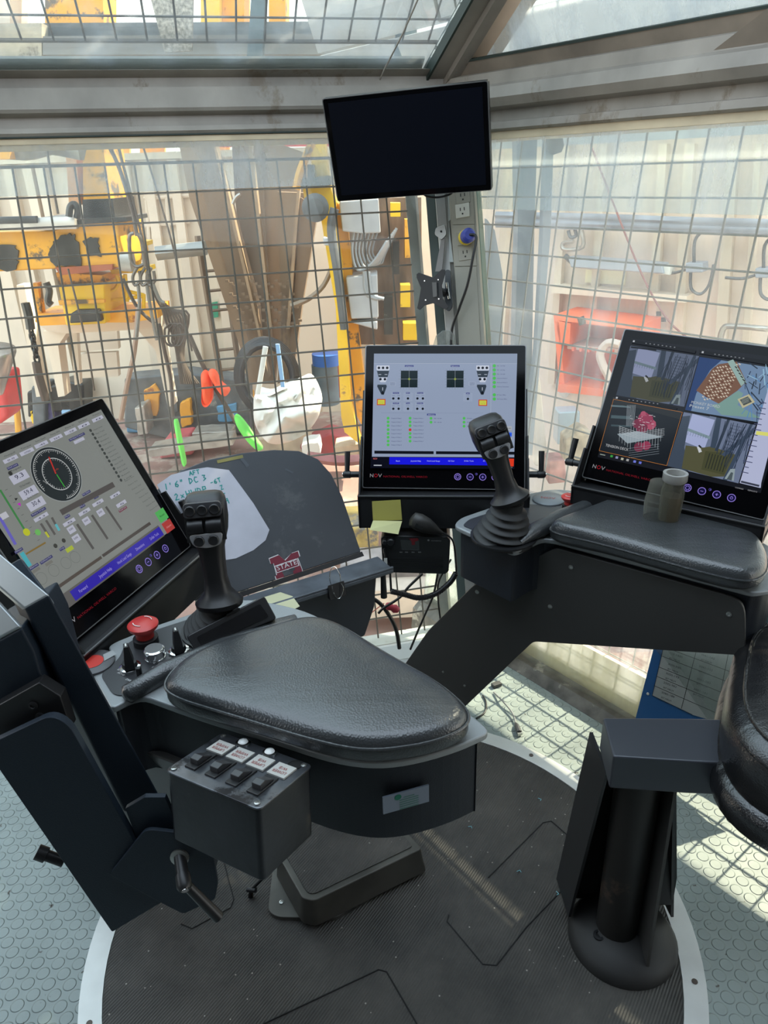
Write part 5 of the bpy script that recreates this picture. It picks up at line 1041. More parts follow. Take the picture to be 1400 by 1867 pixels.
for x, y, s_ in ((1232, 1196, '153-1A05'), (1229, 1216, '3050-X85'), (1225, 1233, '3050-193'), (1221, 1250, '2502-982'), (1217, 1268, '3080-188'), (1290, 1199, '3041-1AE'), (1286, 1220, '3041-152'), (1282, 1243, '3051-183'), (1276, 1262, '3051-141')):
    d.T(s_, x, y, .0055, (90, 92, 94), width=.036, center=True, rot=dr); d.T('BIT MELM', x-3, y+8, .0045, (90, 92, 94), width=.028, center=True, rot=dr)
d.m.build('printed_table', M_flat, t, recalc=False)
m = MB(); m.lathe([(.004, 0), (.003, .002), (.0001, .002)], bp_(1181, 1265, .001), nB, 12); m.build('rivet', M_white, t)
# ---- cable ends on the floor
t = thing('usb_plug', 'grey cable with metal plug lying on the rubber floor in the sunlight', 'plug', pz(945, 1333, 0))
m = MB(); m.tube(catmull([pz(900, 1262, .004), pz(918, 1280, .012), pz(934, 1300, .010), pz(940, 1318, .006)]), .0025, 8); m.build('cable', pm('cable_grey', (.25, .25, .25), .5), t, smooth=60)
m = MB(); a = pz(940, 1318, .008); b_ = pz(947, 1336, .008); m.tube([a, a.lerp(b_, .3), b_], [.003, .008, .009], 8); m.build('plug_shell', pm('plug_dark', (.05, .05, .055), .4), t, bevel=.001)
m = MB(); m.box(b_, (b_-a).normalized()*.008, V((.007, .003, 0)), Z*.0035); m.build('metal_tip', M_steel, t)
m = MB(); a = pz(905, 1248, .006); m.box(a, V((.014, .006, 0)), V((-.004, .008, 0)), Z*.006); tag(m.build('power_adapter', pm('adapter_dark', (.06, .06, .06), .45), bevel=.002), 'small dark plug block on the floor beside the far armrest support', 'plug')
m = MB(); m.tube(catmull([pz(868, 1310, .003), pz(884, 1298, .003), pz(886, 1280, .003), pz(880, 1268, .003)]), .0025, 8); tag(m.build('loose_cable', M_black, smooth=60), 'short black loose cable curled behind the leather pad', 'cable')
m = MB(); p_ = [pp(x, y, Q-nRL*.03, nRL) for x, y in ((686, 160), (700, 128), (735, 60), (770, -20))]; m.tube(p_, .0025, 6); tag(m.build('antenna_wire', pm('wire_grey', (.3, .28, .25), .5)), 'thin grey wire slanting up across the roof window', 'wire')
# ================================================================ outside the windows
M_cream = pm('cream_wall_paint', (.70, .60, .48), .7, 0, var=.10, vscale=1.5, stain=(.42, .27, .16), samt=.18, sscale=2, squash=(1, 1, .25))
M_creamd = pm('cream_rib_paint', (.64, .54, .43), .7, 0, var=.12, vscale=2)
M_brown = pm('derrick_brown', (.25, .165, .10), .65, .1, var=.22, vscale=2.5, stain=(.15, .10, .07), samt=.3, sscale=4, squash=(1, 1, .4))
M_brown2 = pm('derrick_brown_dark', (.19, .13, .085), .65, .1, var=.25, vscale=3, squash=(1, 1, .4))
M_yel = pm('machine_yellow', (.74, .34, .02), .5, 0, var=.12, vscale=5, stain=(.12, .08, .045), samt=.36, sscale=5)
M_yel2 = pm('bright_yellow', (.80, .49, .02), .5, 0, var=.12, vscale=6, stain=(.3, .17, .05), samt=.2, sscale=6)
M_org = pm('machine_orange', (.80, .36, .03), .5, 0, var=.15, vscale=6, stain=(.3, .10, .04), samt=.25, sscale=5)
M_grease = pm('greasy_black', (.03, .028, .026), .35, .2, var=.4, vscale=9, stain=(.35, .32, .28), samt=.15, sscale=8)
M_steelr = pm('worn_steel', (.45, .42, .38), .4, .6, var=.3, vscale=8)
M_rope = pm('wire_rope', (.10, .075, .06), .6, .3)
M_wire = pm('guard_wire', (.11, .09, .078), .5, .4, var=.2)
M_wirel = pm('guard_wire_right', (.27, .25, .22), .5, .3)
M_deckr = pm('rig_deck', (.30, .17, .14), .8, 0, var=.3, vscale=3, stain=(.40, .32, .26), samt=.4, sscale=2.5)
M_greyb = pm('grey_enclosure', (.42, .42, .43), .6, 0, var=.1)
M_greyd = pm('dark_machinery', (.11, .115, .12), .6, .1, var=.4, vscale=7, stain=(.3, .28, .25), samt=.2)
def card(name, px, Y, th, mat, par=None, bev=0, lab=None, cat=None, grp=None):
    m = MB(); m.prism([pyy(x, y, Y) for x, y in px], V((0, th, 0))); o = m.build(name, mat, par, bevel=bev)
    if lab: tag(o, lab, cat, grp)
    return o
def jag(px, a):
    out = []; rg = random.Random(int(px[0][0]*7+px[0][1]))
    for i in range(len(px)):
        x0, y0 = px[i]; x1, y1 = px[(i+1) % len(px)]
        for k in range(5): f = k/5; out.append((x0+(x1-x0)*f+rg.uniform(-a, a), y0+(y1-y0)*f+rg.uniform(-a, a)))
    return out
def rect(x0, y0, x1, y1): return [(x0, y0), (x1, y0), (x1, y1), (x0, y1)]
def line(name, px, Y, r, mat, lab=None, cat=None, par=None, grp=None, n=6, k=4):
    m = MB(); pts = [pyy(x, y, Y[i] if isinstance(Y, (list, tuple)) else Y) for i, (x, y) in enumerate(px)]
    m.tube(catmull(pts, k) if len(pts) > 2 else pts, r, n); o = m.build(name, mat, par, smooth=60)
    if lab: tag(o, lab, cat, grp)
    return o
GZ = -.5
m = MB(); m.bx((-7, 2.75, GZ-.1), (7, 9.0, GZ)); struct(m.build('floor_outside', M_deckr))
m = MB(); m.prism([LP(-.02, -1.75, .02), LP(2.6, -1.75, .02), LP(2.6, -1.9, .02), LP(-.02, -1.9, .02)], oL*.25); struct(m.build('trim_17', M_creamd))
m = MB(); m.prism([RP(.0, -1.37, .055), RP(2.4, -1.37, .055), RP(2.4, -1.72, .03), RP(.0, -1.72, .03)], oR*.015); struct(m.build('trim_18', pm('outer_ledge', (.62, .52, .33), .6, 0, var=.15)))
# ---- far wall behind the machinery (faces the cabin)
YW = 6.6
t = thing('bulkhead_wall', 'cream steel bulkhead behind the yellow machinery, left of the corner post', 'wall', V((-1.5, YW, GZ)))
zt = pyy(300, 290, YW).z
m = MB(); m.bx((-5.2, YW, GZ), (1.3, YW+.12, zt)); m.build('plate', M_cream, t)
for x in (20, 62, 96, 118, 262, 300, 345, 405, 640, 676, 712, 745):
    p_ = pyy(x, 500, YW); m = MB(); m.bx((p_.x-.035, YW-.08, GZ), (p_.x+.035, YW, zt-.01)); m.build('rib', M_creamd, t)
m = MB(); m.bx((-5.2, YW-.05, zt), (1.3, YW+.14, zt+.05)); m.build('top_rail', M_creamd, t)
# upper deck gear over the wall: bright gap with red pipe and orange bars
line('red_pipe', [(-60, 268), (170, 262), (600, 258)], 7.4, .045, pm('pipe_red', (.42, .05, .07), .5), 'horizontal red pipe above the cream bulkhead, just under the roof beam', 'pipe')
for i, (x0, x1) in enumerate(((190, 236), (385, 418), (255, 300))):
    card('orange_rail_panel', rect(x0, 264, x1, 820), 7.6, .05, M_org, None, 0, 'small orange panel above the bulkhead, %s' % ('right of the yellow column', 'between the brown derrick legs', 'over the hanging slings')[i], 'panel')
m = MB(); m.bx((-6, 8.3, 2.0), (6, 8.5, 2.25)); tag(m.build('upper_deck_beam', pm('deck_beam_grey', (.20, .20, .19), .6, .2, var=.3)), 'grey horizontal deck beam high behind the roof window', 'beam')
# things seen through the left roof window
for i, (x0, x1, c) in enumerate(((-20, 18, M_cream), (82, 188, M_yel), (300, 322, M_org), (366, 400, M_yel2), (405, 445, M_org), (490, 520, M_yel), (612, 640, M_org), (660, 760, M_yel))):
    card('upper_machinery', rect(x0, -140, x1, 42), 6.2+.1*i, .3, c, None, 0, '%s upright block above the roof beam, %s' % (('cream', 'wide yellow', 'thin orange', 'bright yellow', 'orange', 'yellow', 'narrow orange', 'yellow')[i], ('at the far left edge', 'second block from the left', 'left of the bright yellow one', 'near the middle', 'right beside the bright yellow one', 'right of the middle pair', 'with bright gaps on both sides', 'rightmost, near the roof rib')[i]), 'machinery')
card('girder', [(78, 42), (760, 38), (760, 60), (78, 66)], 5.6, .3, pm('girder_dark', (.13, .135, .14), .6, .2, var=.5, vscale=6), None, 0, 'dark grey horizontal girder across the left roof window', 'girder')
card('girder', [(78, 66), (760, 60), (760, 98), (78, 100)], 5.5, .3, pm('girder_grey', (.25, .24, .225), .6, .1, var=.25, vscale=2, squash=(.4, 1, 1)), None, 0, 'grey stained lower girder just above the roof window sill', 'girder')
card('upper_wall', [(-80, 44), (76, 42), (76, 104), (-80, 106)], 5.5, .2, pm('wall_mottled', (.55, .48, .36), .7, 0, var=.3, vscale=9, stain=(.1, .06, .05), samt=.3), None, 0, 'mottled cream plate at the top left corner of the roof window', 'plate')
for x0, x1, lb in ((462, 486, 'left'), (730, 764, 'right')):
    card('stanchion', [(x0, -60), (x1, -60), (x1-8, 104), (x0-12, 104)], 4.6, .08, pm('stanchion_blue', (.14, .18, .2), .6, .2, var=.2), None, 0, 'dark blue-grey stanchion behind the roof window, the %s one of two' % lb, 'stanchion')
card('expanded_metal', [(270, -20), (352, -20), (350, 92), (300, 96)], 4.4, .02, pm('mesh_sheet', (.33, .30, .26), .6, .2, var=.6, vscale=60), None, 0, 'pale perforated metal sheet behind the left roof window', 'metal sheet')
# ---- wire guards
def guard(P, oo, hs, us, o, r, mat, name, lab):
    t = thing(name, lab, 'wire guard', P(hs[0], us[0], o)); m = MB()
    for h in hs: m.tube([P(h, us[0], o), P(h, us[-1], o)], r, 6)
    for u in us: m.tube([P(hs[0], u, o+r*1.4), P(hs[-1], u, o+r*1.4)], r, 6)
    m.build('wire_grid', mat, t, smooth=60)
    m = MB()
    for h in (hs[0], hs[-1]): m.tube([P(h, us[0], o), P(h, us[-1], o)], r*1.6, 6)
    for u in (us[0], us[-1]): m.tube([P(hs[0], u, o), P(hs[-1], u, o)], r*1.6, 6)
    m.build('edge_frame', mat, t); return t
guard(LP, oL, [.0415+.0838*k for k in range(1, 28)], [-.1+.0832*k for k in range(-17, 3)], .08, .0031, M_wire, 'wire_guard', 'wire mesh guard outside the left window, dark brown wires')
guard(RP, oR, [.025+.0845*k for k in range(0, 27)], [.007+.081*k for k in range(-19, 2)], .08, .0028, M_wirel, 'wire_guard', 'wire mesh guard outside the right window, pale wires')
aR = gl[0]
def RLp(h, u, o): return aR+hL*h+uRL*u+nRL*o
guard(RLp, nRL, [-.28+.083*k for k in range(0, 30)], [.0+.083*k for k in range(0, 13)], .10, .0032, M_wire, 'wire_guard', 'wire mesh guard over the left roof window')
bR = gr[0]
def RRp(h, u, o): return bR+hR*h+uRR*u+nRR*o
guard(RRp, nRR, [-.3+.083*k for k in range(0, 28)], [.10+.083*k for k in range(0, 10)], .14, .004, M_wirel, 'wire_guard', 'pale wire mesh guard over the right roof window')
t = thing('slotted_deck', 'pale slotted deck plates overhead beyond the right roof window', 'deck plates', RRp(0, 0, 1.0))
M_slab = pm('pale_deck_plate', (.5, .53, .55), .6, 0, var=.1)
for k in range(11):
    m = MB(); a_ = RRp(-2.5, -.50+.30*k, 1.2); m.box(a_+hR*3.2, hR*3.2, uRR*.142, nRR*.01); m.build('deck_plate', M_slab, t)

# ---- yellow machine at the left
t = thing('yellow_machine', 'big worn orange-yellow drilling machine head with black grease patches, left background', 'machine', pyy(120, 600, 4.3))
Ym = 4.3
card('crosshead', [(-60, 424), (95, 420), (150, 402), (214, 405), (218, 440), (226, 470), (224, 488), (170, 487), (-60, 498)], Ym, .5, M_yel, t, .01)
card('crosshead_base', [(100, 488), (205, 482), (204, 492), (110, 502)], Ym-.02, .5, pm('rust_red', (.33, .09, .04), .7, 0, var=.2), t)
for px in ([(-40, 447), (28, 445), (34, 470), (26, 494), (-40, 492)], [(90, 450), (112, 430), (134, 426), (145, 448), (145, 486), (100, 486), (89, 470)], [(150, 436), (180, 434), (182, 466), (160, 464)]):
    card('grease_patch', jag(px, 3.2), Ym-.012, .02, M_grease, t)
line('top_rod', [(-60, 410), (60, 408), (140, 406)], Ym-.05, .035, M_steelr, par=t)
line('top_rod', [(-60, 403), (68, 400)], Ym-.08, .02, M_grease, par=t)
card('deck_cap', [(62, 398), (140, 400), (230, 396), (232, 404), (140, 410), (62, 410)], Ym-.04, .4, M_grease, t)
card('mast_post', [(150, 250), (186, 250), (200, 362), (152, 366)], Ym+.1, .35, M_yel, t)
card('mast_post_side', [(118, 256), (136, 254), (146, 372), (126, 376)], Ym+.15, .2, pm('faded_orange', (.75, .40, .20), .6, 0, var=.15), t)
card('mast_collar', [(150, 364), (205, 362), (210, 400), (152, 402)], Ym+.05, .4, M_grease, t)
line('top_hoses', [(-40, 262), (40, 272), (90, 262), (150, 272)], Ym-.1, .06, pm('hose_grey', (.30, .27, .23), .5, .2, var=.4, vscale=20), par=t)
line('top_hoses', [(-40, 250), (60, 256), (150, 258)], Ym-.05, .045, M_grease, par=t)
card('red_corner_block', rect(-60, 276, 18, 290), Ym-.2, .2, M_org, t)
line('shackle', [(126, 395), (128, 378), (136, 372), (142, 384), (140, 398)], Ym-.1, .018, M_grease, par=t)
line('end_pin', [(222, 476), (242, 478)], Ym-.05, .055, M_steelr, par=t)
t = thing('yellow_carriage', 'bright yellow box and orange carriage frame below the yellow machine head', 'machine', pyy(170, 592, 4.6))
card('upper_panel', [(102, 497), (186, 502), (192, 520), (108, 523)], 4.55, .3, M_yel, t)
card('bright_box', [(106, 522), (190, 516), (192, 590), (120, 594)], 4.5, .4, M_yel2, t, .008)
card('box_band', [(106, 548), (190, 546), (190, 552), (108, 556)], 4.48, .03, M_yel, t)
card('dark_bumper', [(128, 572), (140, 565), (180, 564), (186, 586), (126, 590)], 4.44, .05, M_grease, t, .01)
card('lower_beam', [(66, 572), (120, 570), (120, 592), (74, 594), (64, 586)], 4.6, .3, M_org, t)
card('lower_beam', [(190, 566), (286, 562), (288, 580), (240, 588), (190, 588)], 4.6, .3, M_org, t)
card('side_post', [(60, 516), (68, 516), (76, 572), (66, 574)], 4.62, .06, M_yel, t)
card('side_post', [(240, 448), (254, 446), (252, 490), (246, 490)], 4.7, .06, M_yel2, t)
card('ledge_plate', [(224, 440), (262, 442), (262, 450), (224, 446)], 4.68, .2, M_yel2, t)
card('ledge_plate', [(200, 492), (266, 488), (268, 496), (204, 500)], 4.66, .2, M_yel2, t)
for pl in ([(195, 530), (208, 528), (216, 515), (212, 502)], [(195, 548), (262, 540)], [(228, 500), (232, 550)], [(262, 536), (262, 566)], [(228, 530), (262, 538)]): line('handrail', pl, 4.62, .012, M_yel2, par=t)
line('black_hose', [(84, 515), (90, 530), (88, 548), (94, 556)], 4.5, .02, M_grease, par=t)
# cream supports beneath
t = thing('cream_support', 'cream steel support frame below the orange carriage', 'support', pyy(180, 720, 4.9))
card('top_plate', [(72, 592), (290, 578), (290, 598), (200, 604), (120, 608), (86, 604)], 4.85, .35, M_creamd, t)
card('leg', [(78, 604), (122, 606), (106, 630), (118, 722), (106, 724), (86, 630)], 4.9, .12, M_cream, t)
card('leg', [(250, 600), (288, 598), (300, 640), (316, 740), (306, 742), (284, 640)], 4.9, .12, M_cream, t)
card('leg', [(30, 520), (44, 520), (82, 722), (66, 724)], 5.0, .12, M_cream, t)
card('cross_strip', [(128, 604), (140, 603), (146, 700), (136, 702)], 5.2, .05, M_cream, t)
for y in (640, 690): card('back_panel', [(140, y-44), (212, y-48), (216, y-4), (146, y)], 5.6, .06, M_creamd, t)
# ---- brown derrick leg bundle
t = thing('derrick_legs', 'cluster of brown steel derrick legs converging downward, centre background', 'derrick', pyy(490, 690, 5.6))
for px, Y, mt_ in (([(324, 250), (388, 248), (470, 560), (480, 700), (452, 700), (440, 640), (345, 360)], 5.5, M_brown), ([(386, 250), (402, 320), (490, 690), (478, 700), (360, 320)], 5.45, M_brown2),
                   ([(422, 250), (475, 250), (500, 700), (470, 700), (428, 360)], 5.7, M_brown2), ([(475, 250), (560, 280), (555, 420), (510, 620), (500, 700), (478, 690), (470, 400)], 5.75, M_brown),
                   ([(505, 350), (566, 352), (578, 392), (548, 560), (530, 690), (506, 700), (512, 560)], 5.4, M_brown), ([(548, 360), (580, 380), (550, 560), (532, 700), (522, 700), (535, 560)], 5.35, M_brown2)):
    card('leg_plate', px, Y, .14, mt_, t)
for px in ([(398, 300), (404, 300), (482, 640), (478, 642)], [(452, 260), (458, 260), (496, 600), (490, 600)], [(545, 300), (550, 300), (528, 600), (522, 600)]): card('stiffener', px, 5.3, .08, pm('stiffener_tan', (.33, .23, .145), .6, .1, var=.2), t)
m = MB()
for i in range(16):
    x = 430+i*5.5; 
    for j in range(4): c = pyy(x+j*7-(8-i)*2, 512+j*24+(i % 3)*5, 5.32); m.box(c, (.012, 0, 0), (0, .01, 0), (0, 0, .008))
m.build('bolt_heads', M_brown2, t)
line('small_gauge_line', [(424, 372), (430, 360), (438, 354)], 5.2, .012, M_steelr, par=t)
# ---- yellow column and winch head in front of the right end
t = thing('yellow_column', 'tall yellow column with winch head, just left of the corner post', 'machine', pyy(650, 800, 4.9))
card('upper_arm', [(568, 260), (592, 260), (598, 330), (612, 370), (608, 395), (560, 395), (552, 345), (568, 325)], 4.8, .25, M_yel2, t)
card('front_leg', [(584, 392), (606, 380), (622, 470), (634, 640), (640, 740), (656, 800), (668, 835), (656, 810), (628, 788), (622, 760), (612, 560)], 4.85, .2, M_yel2, t)
card('rear_leg', [(610, 360), (632, 400), (655, 620), (668, 720), (668, 790), (640, 740), (626, 560)], 5.0, .2, M_yel, t)
m = MB(); m.lathe([(.075, 0), (.08, .05), (.05, .06), (.05, .08), (.0001, .08)], pyy(576, 378, 4.75), (0, -1, 0), 20); m.build('winch_wheel', M_greyd, t, smooth=40)
card('bracket', [(545, 325), (600, 320), (602, 338), (545, 345)], 4.7, .2, M_greyd, t); card('bracket', [(560, 300), (572, 300), (574, 325), (560, 325)], 4.7, .1, M_greyd, t)
line('hydraulic_strut', [(570, 258), (548, 310), (540, 345)], 4.7, .025, M_yel, par=t)
line('black_hose', [(610, 380), (604, 420), (616, 500), (628, 600)], 4.7, .03, M_greyd, par=t)
line('loose_hose', [(608, 480), (590, 520), (562, 545), (530, 558)], 4.9, .018, pm('hose_brown', (.22, .16, .11), .6), 'brown hose drooping left from the yellow column', 'hose')
card('work_light', [(588, 432), (600, 436), (602, 448), (590, 448)], 4.7, .1, M_greyb, None, .01, 'small grey work lamp fixed left of the yellow column', 'lamp')
# electrical boxes and cables
t = thing('electrical_rack', 'rack of grey electrical boxes with looping grey cables, right of yellow column', 'electrical rack', pyy(690, 640, 5.0))
for px in ([(618, 368), (690, 362), (694, 425), (660, 426), (624, 422)], [(630, 506), (688, 500), (690, 580), (640, 582)], [(638, 588), (688, 586), (688, 602)]): card('grey_box', px, 4.9, .25, M_greyb, t, .01)
card('dark_backing', [(618, 362), (768, 360), (770, 628), (646, 628), (634, 500)], 5.3, .1, pm('rack_brown', (.16, .11, .08), .6, .1, var=.5, vscale=7, squash=(2, 1, .4)), t)
for i in range(7): line('cable_loop', [(645+i*7, 424), (642+i*6, 460), (652+i*7, 492-i*2), (678+i*4, 480-i*3), (705+i*3, 440-i*4)], 4.95+.03*i, .010, pm('cable_pale', (.36, .38, .40), .5), par=t)
for i in range(3): line('cable_tail', [(664+i*4, 495), (668+i*5, 535), (688+i*6, 545)], 4.9, .012, MATS['cable_pale'], par=t)
for x0, y0, x1, y1, c in ((712, 370, 730, 395, M_yel2), (730, 520, 748, 560, M_yel2), (700, 540, 716, 610, M_grease), (738, 400, 756, 470, M_org), (735, 590, 760, 620, M_yel2), (716, 440, 728, 500, M_grease)): card('rack_part', rect(x0, y0, x1, y1), 5.1, .12, c, t)
# ladder
t = thing('steel_ladder', 'brown steel ladder leaning against the cream bulkhead, left of the derrick legs', 'ladder', pyy(395, 700, 6.0))
for a_, b_ in (((360, 430), (404, 700)), ((404, 440), (438, 690))): line('rail', [a_, b_], 5.9, .024, M_brown2, par=t)
for i in range(7): y = 455+i*36; line('rung', [(366+i*5.5, y+4), (406+i*5, y)], 5.9, .012, M_brown2, par=t)
card('exit_sign', [(386, 552), (396, 550), (398, 578), (388, 580)], 6.56, .02, pm('sign_green', (.03, .28, .16), .5), None, 0, 'small green emergency sign on the bulkhead behind the ladder', 'sign')
line('grey_pipe', [(286, 462), (375, 452)], 5.2, .05, pm('pipe_grey', (.30, .31, .30), .5, .2), 'short fat grey pipe left of the ladder', 'pipe')
t = thing('pipe_rail', 'thin tan handrail frame on the bulkhead above the grey pipe', 'railing', pyy(300, 440, 6.3))
for pl in ([(262, 362), (350, 356)], [(266, 350), (272, 440)], [(276, 362), (280, 436)], [(304, 360), (308, 420)], [(330, 358), (334, 410)], [(262, 412), (345, 404)]): line('bar', pl, 6.56, .016, M_creamd, par=t)
# ---- ropes, slings
for pl, r, lb in (([(190, 252), (215, 300), (240, 380), (250, 430)], .010, 'thick wire rope above the hanging hook'), ([(212, 252), (232, 330), (258, 430), (275, 520), (300, 570)], .007, 'wire rope running behind the hanging hook'),
                  ([(256, 252), (290, 360), (320, 470), (330, 550), (350, 640)], .005, 'thin wire rope sloping down right of the hook'), ([(82, 252), (95, 330), (106, 390)], .006, 'short thin rope above the yellow machine, at left'),
                  ([(224, 508), (250, 560), (282, 590)], .009, 'rope slanting from the machine end to the orange beam'), ([(124, 490), (142, 560), (160, 640), (172, 712)], .005, 'thin line hanging in front of the yellow box'),
                  ([(290, 590), (300, 640), (312, 700), (316, 790)], .010, 'brown pipe sling dropping beside the orange flag'), ([(252, 560), (245, 640), (232, 700), (220, 765)], .013, 'reddish brown pole slanting down left past the monitor')):
    line('wire_rope', pl, 3.9, r, M_rope if r < .012 else pm('pole_brown', (.32, .2, .14), .6), lb, 'rope')
M_hook = pm('hook_steel', (.16, .135, .115), .4, .5, var=.3, vscale=20)
t = thing('lifting_hook', 'steel lifting hook and shackles hanging from wire ropes at left', 'hook', pyy(250, 500, 3.85))
line('long_link', [(244, 425), (236, 432), (238, 470), (248, 486), (262, 482)], 3.85, .009, M_hook, par=t)
line('long_link', [(250, 425), (258, 440), (262, 470), (264, 486)], 3.85, .009, M_hook, par=t)
for dx in (-12, 2, 14): line('shackle', [(262+dx, 488), (254+dx, 505), (258+dx, 520), (268+dx, 512), (266+dx, 494)], 3.85, .008, M_hook, par=t)
for pl in ([(252, 520), (254, 560), (248, 620)], [(268, 520), (274, 560), (286, 620)], [(276, 510), (290, 545), (300, 552)]): line('sling_leg', pl, 3.85, .009, pm('sling_grey', (.20, .18, .155), .6, .2), par=t)
t = thing('chain_assembly', 'rusty chain and swivel hanging below the machine, far left', 'chain', pyy(60, 700, 3.9))
line('swivel', [(46, 552), (52, 575), (56, 600)], 3.9, .022, M_grease, par=t)
for k in range(6): m = MB(); c = pyy(57+k*2, 604+k*10, 3.9); e_ = V((1, 0, 0)) if k % 2 else V((.2, 1, 0)); m.tube([c+e_*(.013*cos(2*pi*i/12))+Z*(.024*sin(2*pi*i/12)) for i in range(13)], .006, 6); m.build('link', M_grease, t, smooth=60)
line('chain_tail', [(66, 660), (72, 690), (84, 730)], 3.9, .022, M_rope, par=t)
t = thing('hanging_cables', 'tangle of dark cables and rope hanging in front of the bulkhead', 'cable', pyy(320, 640, 4.4))
for i in range(9): line('cable_strand', [(292+i*3, 545+i*3), (304+i*5, 590-i*2), (318+i*2, 620+i*4), (330+i*4, 700)], 4.4+.04*i, .008, M_rope, par=t)
for i in range(3): line('cable_ring', [(300+i*8, 600), (312+i*8, 590), (322+i*8, 606), (316+i*6, 630), (302+i*6, 624), (300+i*8, 600)], 4.35, .006, M_rope, par=t)
# ---- orange flag, green straps, white sheet
def sheet(name, px, Y, mat, lab, cat, amp=.03, th=.01):
    m = MB(); pts = rnd([pyy(x, y, Y) for x, y in px], .05, 3); n = len(pts); c = sum(pts, V((0, 0, 0)))/n
    def w(q, s_): return amp*.5*(sin(q.x*23+q.z*9)+sin(q.z*41-q.x*27+s_*3)*.7+sin(q.x*61+q.z*50)*.3)
    rings = [[V((q.x, q.y+th+amp*1.2, q.z)) for q in pts], [V((q.x, q.y+th+amp*.6, q.z)) for q in pts], pts]
    for s_ in (.9, .75, .6, .45, .3, .15, .04): rings.append([V((c.x+(q.x-c.x)*s_, Y-amp*(1-s_)*1.6+w(V((c.x+(q.x-c.x)*s_, 0, c.z+(q.z-c.z)*s_)), s_)*(1-.2*s_), c.z+(q.z-c.z)*s_)) for q in pts])
    m.loft(rings); o = m.build(name, mat, None, smooth=70); return tag(o, lab, cat)
M_flag = pm('flag_orange', (.90, .10, .03), .7)
line('flag_pole', [(345, 610), (372, 670), (400, 720), (430, 770)], 3.8, .012, M_rope, 'dark line carrying the orange flags', 'rope')
sheet('orange_flag', [(365, 682), (372, 675), (384, 690), (388, 730), (376, 745), (366, 738), (368, 710)], 3.75, M_flag, 'left hanging orange warning flag on the dark line', 'flag')
sheet('orange_flag', [(376, 676), (392, 676), (400, 700), (421, 712), (410, 726), (396, 712), (388, 694)], 3.74, M_flag, 'right orange warning flag, pointing to the right', 'flag')
M_green = pm('strap_green', (.16, .72, .10), .6, 0, var=.15)
sheet('green_strap', [(425, 758), (434, 756), (452, 778), (466, 800), (482, 820), (468, 823), (450, 805), (432, 780)], 3.6, M_green, 'bright green lifting strap just above the document board', 'strap', .012)
sheet('green_strap', [(315, 765), (322, 762), (328, 790), (334, 820), (340, 850), (332, 852), (324, 810)], 3.6, M_green, 'bright green lifting strap right of the left monitor', 'strap', .012)
M_sheet = pm('white_sheet', (.72, .70, .66), .8, 0, var=.06, bump=.6, bscale=8)
sheet('white_sheet', [(462, 722), (468, 716), (490, 724), (510, 712), (545, 700), (562, 690), (574, 704), (586, 735), (582, 760), (560, 790), (530, 806), (498, 812), (478, 800), (462, 770)], 4.3, M_sheet, 'crumpled white tarpaulin lying over gear, above the document board', 'tarpaulin', .12)
line('white_strap', [(484, 632), (478, 670), (470, 718)], 4.1, .016, M_sheet, 'thin white strap hanging above the white tarpaulin', 'strap')
card('blue_strap', [(502, 628), (509, 628), (519, 706), (512, 706)], 4.1, .02, pm('strap_blue', (.25, .42, .68), .7), None, 0, 'pale blue strap hanging behind the white tarpaulin', 'strap')
t = thing('hose_coil', 'big coil of black hose behind the white tarpaulin', 'hose coil', pyy(485, 740, 4.9))
for k in range(7):
    m = MB(); c = pyy(487, 688, 4.85+.05*k); R_ = .19+.012*(k % 4); m.tube([c+V((R_*.92*cos(2*pi*i/24), 0, R_*sin(2*pi*i/24)*1.15)) for i in range(25)], .022, 6); m.build('hose_turn', pm('hose_black', (.035, .035, .04), .5), t, smooth=60)
t = thing('blue_barrel', 'blue and dark barrel standing left of the yellow column', 'barrel', pyy(594, 735, 5.6))
for y0, y1, c in ((644, 664, pm('barrel_blue', (.02, .14, .55), .4)), (664, 735, pm('barrel_dark', (.08, .13, .17), .5, 0, var=.3))):
    a_ = pyy(594, y0, 5.6); b_ = pyy(596, y1, 5.6); m = MB(); m.lathe([(.11 if y0 < 650 else .10, 0), (.11 if y0 < 650 else .10, (a_-b_).length)], b_, Z, 20); m.build('barrel_lid' if y0 < 650 else 'barrel_body', c, t, smooth=40)
card('red_cabinet', [(608, 650), (622, 648), (626, 725), (612, 726)], 5.7, .2, pm('cabinet_red', (.50, .06, .06), .6), None, .005, 'narrow red cabinet behind the blue barrel', 'cabinet')
